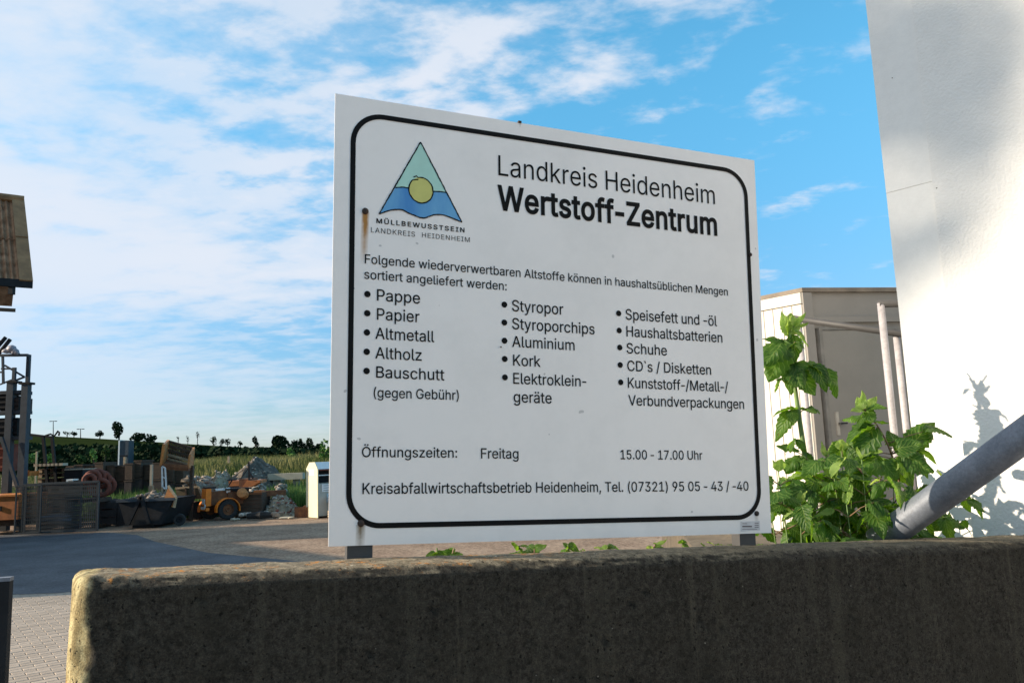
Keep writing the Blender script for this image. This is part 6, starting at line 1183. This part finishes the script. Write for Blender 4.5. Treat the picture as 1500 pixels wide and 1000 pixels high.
# tilted crate on stand
def crate():
    Y = 25.0; t = thing('wire_crate', 'orange-brown metal crate tilted on a tall frame beside the skip', 'crate', pg(258, Y))
    P = lambda x, y, d=0: at(x, y, Y+d)
    # end face left (lit): quad from (247,645)-(238,672..)
    lt = [P(240, 652, -.3), P(246.5, 645.5, .6), P(243, 672, .6), P(236, 681, -.3)]
    rt_ = [P(278, 667, -.3), P(284, 656, .6), P(282, 682, .6), P(276, 684, -.3)]
    def fr(q, name, m, w=.055):
        mb = MB()
        for i in range(4): mb.bar(q[i], q[(i+1) % 4], w)
        mb.build(name, m, t)
    fr(lt, 'end_frame', M_orange, .07); fr(rt_, 'end_frame', M_woodo)
    for k in range(4):
        f = (k+.5)/4; mb = MB()
        a0 = lt[0].lerp(lt[3], f); a1 = lt[1].lerp(lt[2], f); mb.bar(a0, a1, .03, .20); mb.build('end_board', M_woodo, t)
        mb = MB(); a0 = rt_[0].lerp(rt_[3], f); a1 = rt_[1].lerp(rt_[2], f); mb.bar(a0, a1, .03, .16); mb.build('end_board', M_woodo, t)
    # side rails (rear and front), floor
    for f in (.02, .25, .5, .75, .98):
        mb = MB(); mb.bar(lt[1].lerp(lt[2], f), rt_[1].lerp(rt_[2], f), .04, .08); mb.build('side_rail', M_wood if f < .6 else M_woodl, t)
    mb = MB(); mb.bar(lt[3], rt_[3], .06, .12); mb.build('side_rail', M_rust, t)
    mb = MB(); mb.bar(P(262, 664, -.1).lerp(lt[1], 1), rt_[1], .05); mb.build('side_rail', M_wood, t)
    fl = [lt[3], rt_[3], rt_[2], lt[2]]; mb = MB(); mb.hexa([p-V((0, 0, .12)) for p in fl] + fl); mb.build('floor', M_rust, t)
    # mesh of rear side
    mb = MB()
    for k in range(1, 14): f = k/14; mb.bar(lt[1].lerp(rt_[1], f), lt[2].lerp(rt_[2], f), .02)
    o = mb.build('rear_bars', M_rust, t)
    # stand
    for x in (243, 281): mb = MB(); p = P(x, 684, .2); mb.b2(p.x-.05, p.x+.05, Y+.15, Y+.25, 0, p.z+.05); mb.build('stand_leg', M_wood, t)
    # white frame leaning below
    f = [at(237.5, 683, Y-.4), at(242, 685, Y-.4), at(243.5, 716, Y-.4), at(238, 713, Y-.4)]
    o = thing('white_metal_frame', 'upright white metal frame under the tilted crate', 'frame', pg(240, Y-.4))
    mb = MB()
    for i in range(4): mb.bar(f[i], f[(i+1) % 4], .04)
    mb.build('outer_frame', M_white, o)
    mb = MB(); mb.bar(f[0].lerp(f[3], .5), f[1].lerp(f[2], .5), .03); mb.build('crossbar', M_white, o); mb = MB(); mb.bar(f[3], V((f[3].x, f[3].y, 0)), .05); mb.bar(f[2], V((f[2].x, f[2].y, 0)), .05); mb.build('feet', M_woodl, o)
crate()

# skip container with rubble
def rubble(o, name, x0, x1, Yc, z, n, r, m, seed, dy=.5, hump=.3, parent=True):
    rng = random.Random(seed); mb = MB()
    for i in range(n):
        f = rng.random(); x = x0+(x1-x0)*f; h = hump*math.sin(math.pi*f)*rng.random(); mb.rock((x, Yc+rng.uniform(-dy, dy), z+h), r*rng.uniform(.5, 1.3), .7, rng)
    q = mb.build(name, m, o); q['kind'] = 'stuff'; return q
def skip():
    Y = 23.2; t = thing('skip', 'dark steel skip filled with rubble in the shade, with lifting lugs', 'skip', pg(213, Y))
    a, b, _, z1 = rect(172, 733, 254, 768, Y); z1 = at(210, 731, Y).z
    mb = MB(); mb.prism([V((a+.25, Y, .08)), V((b-.35, Y, .08)), V((b, Y, z1)), V((a, Y, z1))], (0, 1.7, 0)); mb.build('tub', M_darksteel, t)
    mb = MB(); mb.b2(a-.03, b+.03, Y-.05, Y+.0, z1-.06, z1+.02); mb.build('rim', M_bluesteel, t)
    for x in (192, 222):
        mb = MB(); p = at(207, 727, Y-.12); mb.bar(p, V(((x-CX)/F*Y, Y-.12, .12)), .09); mb.build('lifting_strut', M_darksteel, t)
    rubble(t, 'rubble', a+.2, b-.5, Y+.8, z1-.06, 170, .085, mat('skip_rubble', (.20, .155, .12), .9, .5, 6), 4, .7, .22)
    # raised orange flap
    mb = MB(); mb.prism([at(247, 712, Y+.1), at(257, 728, Y+.1), at(255, 742, Y+.1), at(241, 742, Y+.1), at(240, 730, Y+.1)], (0, .08, 0)); fl = mb.build('end_flap', M_woodo, t)
    mb = MB(); mb.bar(at(246.5, 711, Y+.05), at(258, 728, Y+.05), .06); mb.bar(at(258, 728, Y+.05), at(255, 743, Y+.05), .06); mb.build('flap_edge', M_woodl, fl)
    mb = MB(); mb.b2(a+.4, b-.6, Y+.1, Y+1.6, 0, .08); mb.build('skid', M_darksteel, t)
skip()
def wheel(parent, c, r, w, axis, rimm=M_orangeD):
    q = V(axis).to_track_quat('Z', 'Y').to_matrix().to_4x4(); q.translation = c
    mb = MB(); mb.lathe([(r*.55, -w/2), (r*.9, -w/2), (r, -w*.3), (r, w*.3), (r*.9, w/2), (r*.55, w/2)], 22, q); ty = mb.build('tyre', M_tyre, parent, smooth=False)
    mb = MB(); mb.lathe([(.001, w*.1), (r*.2, w*.35), (r*.22, w*.15), (r*.5, w*.12), (r*.56, w*.45), (r*.56, -w*.45), (.001, -w*.1)], 18, q); mb.build('rim', rimm, parent)
o = thing('trolley_wheel', 'small dark wheel on the ground right of the skip', 'wheel', pg(263, 23.5)); wheel(o, pg(263, 23.5, .17), .17, .12, (.3, -1, .0), M_darksteel)
o = thing('mesh_bin', 'dark low wooden bin between the mesh panels and the skip', 'bin', pg(158, 24.2)); a, b = pg(147, 24.2).x, pg(172, 24.2).x
for q in range(3): mb = MB(); mb.b2(a, b, 24.2, 24.24, .05+q*.24, .24+q*.24); mb.build('board', M_brick, o)
for x in (a, b): mb = MB(); mb.b2(x-.04, x+.04, 24.24, 25.2, 0, .78); mb.build('end_board', M_brick, o)
rubble(o, 'scrap', a, b, 24.7, .62, 40, .12, M_brick, 8, .3, .1)

# tipper body behind
def tipper():
    Y = 25.6; t = thing('tipper_body', 'brown steel tipper body behind the orange tractor, loaded with scrap', 'tipper', pg(277, Y))
    p = [at(257, 715, Y), at(291, 712.5, Y), at(297.5, 730, Y), at(259, 731, Y)]
    mb = MB(); mb.prism([p[3], p[2], p[1], p[0]], (0, 1.6, 0)); mb.build('body', mat('brown_steel', (.12, .085, .04), .7, .3, 4), t)
    mb = MB(); mb.bar(p[0], p[1], .06); mb.bar(p[1], p[2], .06); mb.build('edge', M_woodl, t)
    for x in (272, 285): mb = MB(); mb.bar(at(x, 714, Y-.03), at(x+1, 730, Y-.03), .05); mb.build('rib', M_wood, t)
    mb = MB(); rb(mb, 254, 737, 292, 752, Y+.2, 1.2); mb.build('chassis', M_rust, t)
    mb = MB(); rb(mb, 264, 731.5, 278, 735, Y+.0, .3); mb.build('load_plate', M_conc, t)
    rubble(t, 'scrap_load', p[0].x+.1, p[1].x-.1, Y+.8, p[0].z+.02, 60, .14, M_stoned, 9, .5, .35)
    for x in (262, 288): w = thing; mb = MB(); c = pg(x, Y+.3, .28); q = V((0, -1, 0)).to_track_quat('Z', 'Y').to_matrix().to_4x4(); q.translation = c; mb.lathe([(.001, .12), (.28, .12), (.28, -.12), (.001, -.12)], 16, q); mb.build('wheel', M_tyre, t)
tipper()

# orange tractor / dumper
def tractor():
    Y = 25.2; t = thing('tractor', 'small old orange tractor with white grille parked at the yard edge', 'tractor', pg(318, Y))
    fwd = V((-.80, -.60, 0)); side = V((.60, -.80, 0))      # front faces left and towards us
    c = pg(317, Y+.2)
    def P(f, s, z): return c + fwd*f + side*s + V((0, 0, z))
    def bx(f0, f1, s0, s1, z0, z1, name, m, par=t):
        mb = MB(); mb.hexa([P(f0, s0, z0), P(f1, s0, z0), P(f1, s1, z0), P(f0, s1, z0), P(f0, s0, z1), P(f1, s0, z1), P(f1, s1, z1), P(f0, s1, z1)]); return mb.build(name, m, par)
    hood = bx(.26, .42, -.24, .24, .44, .98, 'hood', M_yellow); bx(-.25, .255, -.17, .17, .46, .88, 'engine', M_rust); bx(.42, .44, -.16, .14, .50, .66, 'grille', M_white, hood)
    bx(.425, .45, .15, .23, .38, .50, 'grille_bar', M_white, hood)
    for s in (-.15, .0, .15): bx(.42, .46, s-.03, s+.03, .34, .42, 'bumper_tooth', M_white, hood)
    bx(.1, .40, -.2, .2, .982, 1.03, 'hood_cap', M_darksteel, hood); bx(-.2, .1, -.1, .12, .9, .96, 'battery', M_white)
    bx(-2.2, .1, -.12, .12, .62, .80, 'chassis_beam', M_rust); bx(-.75, -.26, -.22, .22, .45, .84, 'gearbox', M_rust)
    bx(-.34, -.22, .1, .2, .82, .98, 'lamp', M_white); bx(-1.0, -.2, -.3, .3, .90, .95, 'deck', M_darksteel)
    bx(.34, .44, -.34, .34, .30, .40, 'bumper', M_yellow)
    ax = (side.x, side.y, 0)
    wheel(t, P(-.18, .46, .31), .31, .18, ax, M_rust); wheel(t, P(.10, -.42, .29), .29, .18, ax, M_rust)
    for (f, s) in ((-.18, .46), (.10, -.42)):
        mb = MB(); vs = []; n = 12
        for i in range(n+1):
            a = math.radians(-10+200*i/n)
            for r in (.35, .37):
                for ss_ in (-.12, .12): vs.append(P(f+math.cos(a)*r, s+ss_, .31+math.sin(a)*r))
        fs = []
        for i in range(n):
            k = i*4; fs += [(k, k+1, k+5, k+4), (k+2, k+6, k+7, k+3), (k, k+4, k+6, k+2), (k+1, k+3, k+7, k+5)]
        mb.add(vs, fs); mb.build('fender', M_yellow, t)
    mb = MB(); mb.lathe([(.001, .0), (.15, .0), (.16, .25), (.001, .3)], 12, Matrix.Translation(P(-.75, .3, .72)) @ Matrix.Rotation(1.2, 4, 'X')); mb.build('air_tank', M_woodo, t)
    mb = MB(); mb.tube([P(-.3, 0, .95), P(-.45, 0, 1.2)], .02, 6); mb.lathe([(.13, 0), (.16, .02), (.13, .04)], 14, Matrix.Translation(P(-.45, 0, 1.19))); mb.build('steering_wheel', M_darksteel, t)
tractor()
def machine():
    Y = 26.4; t = thing('turntable_machine', 'orange rusty slewing machine with a dark mast behind the tractor', 'machine', pg(355, Y))
    for x0, y0, x1, y1, d, m_, nm in ((335, 704, 350, 711.5, .9, M_orangeD, 'tank'), (350, 701, 366, 713, .8, M_rust, 'housing'), (334, 711.5, 359, 714, 1.1, M_darksteel, 'turntable'), (341, 714, 352, 723, .8, M_darksteel, 'pedestal'), (366, 703, 381, 707, .7, M_orangeD, 'tray')):
        mb = MB(); rb(mb, x0, y0, x1, y1, Y, d); mb.build(nm, m_, t)
    mb = MB(); mb.prism([at(355, 713, Y-.05), at(367, 713, Y-.05), at(380, 706, Y-.05), at(362, 703, Y-.05)], (0, .5, 0)); mb.build('chute', M_orangeD, t)
    mb = MB(); mb.bar(at(364.5, 676, Y), at(365, 703, Y), .05); mb.build('mast', M_darksteel, t)
    mb = MB(); mb.bar(at(365, 691, Y), at(371, 700, Y), .06); mb.bar(at(352, 701, Y), at(365, 684, Y), .025); mb.build('brace', M_darksteel, t)
    for x in (338, 360): mb = MB(); p = pg(x, Y+.4); mb.b2(p.x-.06, p.x+.06, Y+.3, Y+.42, 0, at(x, 714, Y).z); mb.build('leg', M_rust, t)
machine()
def bigbox():
    Y = 25.7; t = thing('timber_box', 'large dark brown plank box right of the tractor', 'box', pg(363, Y)); a, b, z0, z1 = rect(344, 722, 383, 748, Y)
    n = 6
    for q in range(n): mb = MB(); zz = .05+(z1-.05)*q/n; mb.b2(a, b, Y, Y+.04, zz+.004, zz+(z1-.05)/n-.008); mb.build('plank', M_wood, t)
    for x in (a+.03, b-.03): mb = MB(); mb.b2(x-.03, x+.03, Y+.045, Y+.9, 0, z1); mb.build('side_wall', M_wood, t)
    mb = MB(); mb.b2(a, b, Y+.86, Y+.9, .02, z1-.05); mb.build('rear_wall', M_wood, t)
    mb = MB(); mb.b2(a-.02, b+.02, Y-.03, Y-.002, z1-.05, z1+.01); mb.build('rim', M_rust, t); mb = MB(); mb.b2(b-.25, b, Y-.02, Y+.3, z1+.012, z1+.08); mb.build('orange_block', M_orangeD, t)
    mb = MB(); mb.b2(a+.06, b-.06, Y+.05, Y+.85, .1, z1-.15); mb.build('contents', M_rust, t)
bigbox()

# heaps
def mound(name, label, px0, px1, pyt, Y, dep, m, seed, peak=.5, amp=.12, cat='heap', stones=None):
    rng = random.Random(seed); a, b = pg(px0, Y).x, pg(px1, Y).x; zt = at((px0+px1)/2, pyt, Y).z
    t = thing(name, label, cat, V(((a+b)/2, Y, 0))); n = 40; mb = MB(); vs = []
    for j in range(n+1):
        for i in range(n+1):
            u, v = i/n, j/n
            f = (u/peak) if u < peak else (1-u)/(1-peak); f = max(0, f); f = f*f*(3-2*f)*.55+f*.45; g = math.sin(math.pi*v)**.7
            z = zt*f*g*(1+amp*noise.noise(V((u*7, v*7, seed)))+amp*.6*noise.noise(V((u*20, v*20, seed))))
            vs.append((a+(b-a)*u, Y-dep/2+dep*v, z-.03))
    mb.add(vs, [(j*(n+1)+i, j*(n+1)+i+1, (j+1)*(n+1)+i+1, (j+1)*(n+1)+i) for j in range(n) for i in range(n)]); mb.build('mound', m, t)
    if stones:
        for (cnt, r, sm, nm, rngx) in stones:
            mb = MB()
            for q in range(cnt):
                i = rng.randrange(int(n*rngx[0]), int(n*rngx[1])); j = rng.randrange(2, n//2+3); p = vs[j*(n+1)+i]; mb.rock((p[0], p[1], p[2]+r*.3), r*rng.uniform(.4, 1.3), .7, rng)
            o = mb.build(nm, sm, t); o['kind'] = 'stuff'
    return t
mound('earth_heap', 'high dark heap of earth behind the rusty machine', 296, 440, 671, 33, 5, M_dirt, 1, .55, .14, stones=[(70, .05, M_stone, 'pale_stones', (.1, .7)), (160, .06, M_stoned, 'grey_stones', (.05, .95))])
mound('rubble_heap', 'low stony heap left of the dark earth heap', 284, 350, 690, 31.5, 3, M_dirtl, 2, .6, .2, stones=[(120, .055, M_stone, 'pale_stones', (.02, .95)), (80, .07, M_stoned, 'grey_stones', (.02, .95))])
mound('rubble_heap', 'heap of white broken stones just right of the slewing machine', 352, 402, 705, 28.5, 2, M_dirtl, 3, .45, .3, stones=[(200, .10, M_stone, 'white_stones', (.05, .75)), (90, .12, M_stoned, 'grey_stones', (.4, .98))])
mound('rubble_heap', 'grey slab and stone heap between the white stones and the clothes bank', 384, 436, 710, 28.0, 1.8, M_dirt, 4, .5, .3, stones=[(120, .12, M_stoned, 'grey_stones', (.02, .98)), (25, .09, M_stone, 'pale_stones', (.02, .98))])
mound('rubble_heap', 'sandy heap in front of the grey slabs, right of the timber box', 378, 446, 722, 26.6, 1.8, M_dirtl, 5, .45, .2, stones=[(90, .05, M_stone, 'pale_stones', (.02, .98)), (60, .06, M_stoned, 'grey_stones', (.02, .98)), (18, .08, M_brickr, 'brick_bits', (.5, .9))])
# concrete beam in the grass
a, b, z0, z1 = rect(392, 693, 443, 698.5, 32); mb = MB(); mb.b2(a, b, 32, 32.4, z0-.1, z1); o = mb.build('concrete_beam', M_conc); tag(o, 'long pale concrete beam lying in the grass left of the clothes bank', 'beam')
for x in (a+.3, b-.3): mb = MB(); mb.b2(x-.12, x+.12, 32.12, 32.35, -.03, z0-.1); mb.build('support', M_stoned, o)
# kerb ring of stones
o = thing('stone_ring', 'low dark ring of stones at the yard edge right of the tractor', 'stones', pg(380, 25.0)); rng = random.Random(6)
for k in range(15):
    x = 352+k*4.1; mb = MB(); mb.rock(pg(x, 25.0+.12*math.sin(k), .14), rng.uniform(.07, .11), .8, rng); mb.build('stone', M_stone if k in (0, 2, 3, 4, 5, 8, 9) else M_stoned, o)
mb = MB(); mb.tube([pg(361, 24.9, .10), pg(380, 24.8, .13), pg(398, 24.9, .10)], [.09, .12, .08], 8); tag(mb.build('rubber_mat_roll', M_tyre), 'long dark rolled mat lying along the stone ring', 'roll')
tag(MB().rock(pg(400, 24.9, .10), .16, .8).build('bucket_stone', M_stoned), 'grey stone block at the right end of the rolled mat', 'stone')
mb = MB(); mb.rock(pg(416, 24.8, .02), .2, .2, rng); mb.rock(pg(341, 24.7, .03), .13, .4, rng); mb.rock(pg(423, 24.7, .02), .12, .3, rng); mb.rock(pg(347, 24.9, .02), .09, .4, rng); tag(mb.build('flat_stones', M_conc), 'flat pale stones on the yard edge', 'stones', kind='stuff')
# rusty ribbed sheet piles
t = thing('sheet_pile_ring', 'low rusty ribbed steel ring standing left of the clothes bank', 'ring', pg(442, 24.9)); n = 26; c = pg(442, 25.1)
mb = MB(); vs = []
for i in range(n+1):
    a = math.pi + math.pi*2*i/n; r = .27+(.03 if i % 4 < 2 else 0)
    for z in (0, .31): vs.append((c.x+math.cos(a)*r, c.y+math.sin(a)*r*.7, z))
m_ = len(vs); vs += [((x-c.x)*.93+c.x, (y-c.y)*.93+c.y, z) for x, y, z in vs]
mb.add(vs, [(2*i, 2*i+2, 2*i+3, 2*i+1) for i in range(n)] + [(m_+2*i+1, m_+2*i+3, m_+2*i+2, m_+2*i) for i in range(n)] + [(2*i+1, 2*i+3, m_+2*i+3, m_+2*i+1) for i in range(n)]); mb.build('ribbed_wall', M_rust, t)
mb = MB(); mb.b2(c.x-.02, c.x+.26, 25.05, 25.3, .30, .34); mb.build('orange_lid', M_orangeD, t)

# clothes bank
def bank():
    Y = 24.4; p0 = pg(461.5, Y); left = V((-.77, -.64, 0)); back = V((-.64, .77, 0)); wd = V((.77, .64, 0))
    t = thing('clothes_bank', 'cream metal clothes recycling bank with hooded hatch, partly hidden by the sign', 'container', p0)
    H = at(455, 677, Y).z; D = .80; Wd = 1.25
    def P(w, d, z): return p0 + wd*w + back*d + V((0, 0, z))
    # side walls with chamfered top corners
    for w0, w1 in ((0, .03), (Wd-.03, Wd)):
        poly = [(0, 0), (D, 0), (D, H*.88), (D*.72, H), (D*.25, H), (0, H*.87)]
        mb = MB(); mb.prism([P(w0, d, z) for d, z in poly], wd*(w1-w0)); mb.build('side_panel', M_cream, t)
    def slab(d0, z0, d1, z1, th, name, m, w0=.03, w1=Wd-.03):
        mb = MB(); a, b = P(w0, d0, z0), P(w1, d0, z0); c, e = P(w1, d1, z1), P(w0, d1, z1); n = (b-a).cross(e-a).normalized()*th; mb.hexa([a-n, b-n, c-n, e-n, a, b, c, e]); return mb.build(name, m, t)
    slab(D, 0, D, H*.88, .02, 'rear_panel', M_cream); slab(.0, H*.87, D*.25, H, .02, 'roof_slope', M_white); slab(D*.25, H, D*.72, H, .02, 'roof', M_white); slab(D*.72, H, D, H*.88, .02, 'roof_slope', M_white)
    slab(.0, H*.845, .0, H*.872, .02, 'red_trim', M_brickr); slab(.30, H*.5, .30, H*.85, .02, 'recess', M_darksteel); slab(.02, 0.05, .02, H*.62, .02, 'front_panel', M_creamd)
    slab(.02, H*.62, .30, H*.62, .02, 'sill', M_creamd); slab(.05, H*.42, .03, H*.62, .01, 'flap', mat('pale_blue_sheet', (.38, .42, .48), .5))
    mb = MB(); mb.bar(P(.03, .05, H*.76), P(Wd-.03, .05, H*.76), .03); mb.build('bar', M_white, t)
    mb = MB(); mb.bar(P(.42, .02, H*.76), P(.50, -.02, H*.54), .035); mb.build('hatch_handle', M_white, t)
    # label panels, printed
    for w0, w1, z0, z1, m_ in ((.14, .62, .46, .60, M_white), (.30, .62, .26, .42, mat('label_cyan', (.42, .52, .55), .5))):
        mb = MB(); mb.hexa([P(w0, -.005, H*z0), P(w1, -.005, H*z0), P(w1, .0, H*z0), P(w0, .0, H*z0), P(w0, -.005, H*z1), P(w1, -.005, H*z1), P(w1, 0, H*z1), P(w0, 0, H*z1)]); lb = mb.build('label', m_, t)
        for q in range(3):
            zz = H*(z0+(z1-z0)*(q+.6)/3.4); mb = MB(); mb.add([P(w0+.05, -.009, zz), P(w1-.08-.04*q, -.009, zz), P(w1-.08-.04*q, -.009, zz+.012), P(w0+.05, -.009, zz+.012)], [(0,1,2,3)]); mb.build('printed_line', M_bluesteel, lb)
    # notice on side
    mb = MB(); q = [P(-.006, .20, H*.76), P(-.006, .60, H*.76), P(-.006, .60, H*.87), P(-.006, .20, H*.87)]; mb.add(q, [(0,1,2,3)]); mb.build('paper_notice', M_white, t)
    # stack of crates in front right
    o = thing('crate_pile', 'pile of pale wooden crates leaning against the clothes bank', 'crates', P(.55, -.35, 0))
    for k, (w, d, z, r) in enumerate(((.5, -.35, .11, .2), (.62, -.35, .33, .0), (.55, -.32, .55, -.2))):
        c = P(w, d, z)
        for zz in (-.07, 0, .07): mb = MB(); mb.box(c+V((0, 0, zz)), (.5, .36, .05), .7+r); mb.build('slat_layer', M_woodl, o)
        mb = MB(); mb.box(c, (.40, .28, .17), .7+r); mb.build('core', M_wood, o)
bank()
# bollard at the bottom left
p = gr(4, 1080); 
Yb = 2.7; a, b, z0, z1 = rect(-9, 846, 10.5, 900, Yb); c = V(((a+b)/2, Yb, 0)); r = (b-a)/2
t = thing('bollard', 'dark steel post with a pale flat cap at the bottom left corner', 'post', c)
mb = MB(); mb.box((c.x, Yb+r*.7, (z1-.012)/2), (r*2, r*1.4, z1-.012), math.radians(12)); mb.build('shaft', M_darksteel, t)
mb = MB(); mb.box((c.x, Yb+r*.7, z1-.006), (r*2+.002, r*1.4+.002, .012), math.radians(12)); mb.build('cap', M_gal, t)
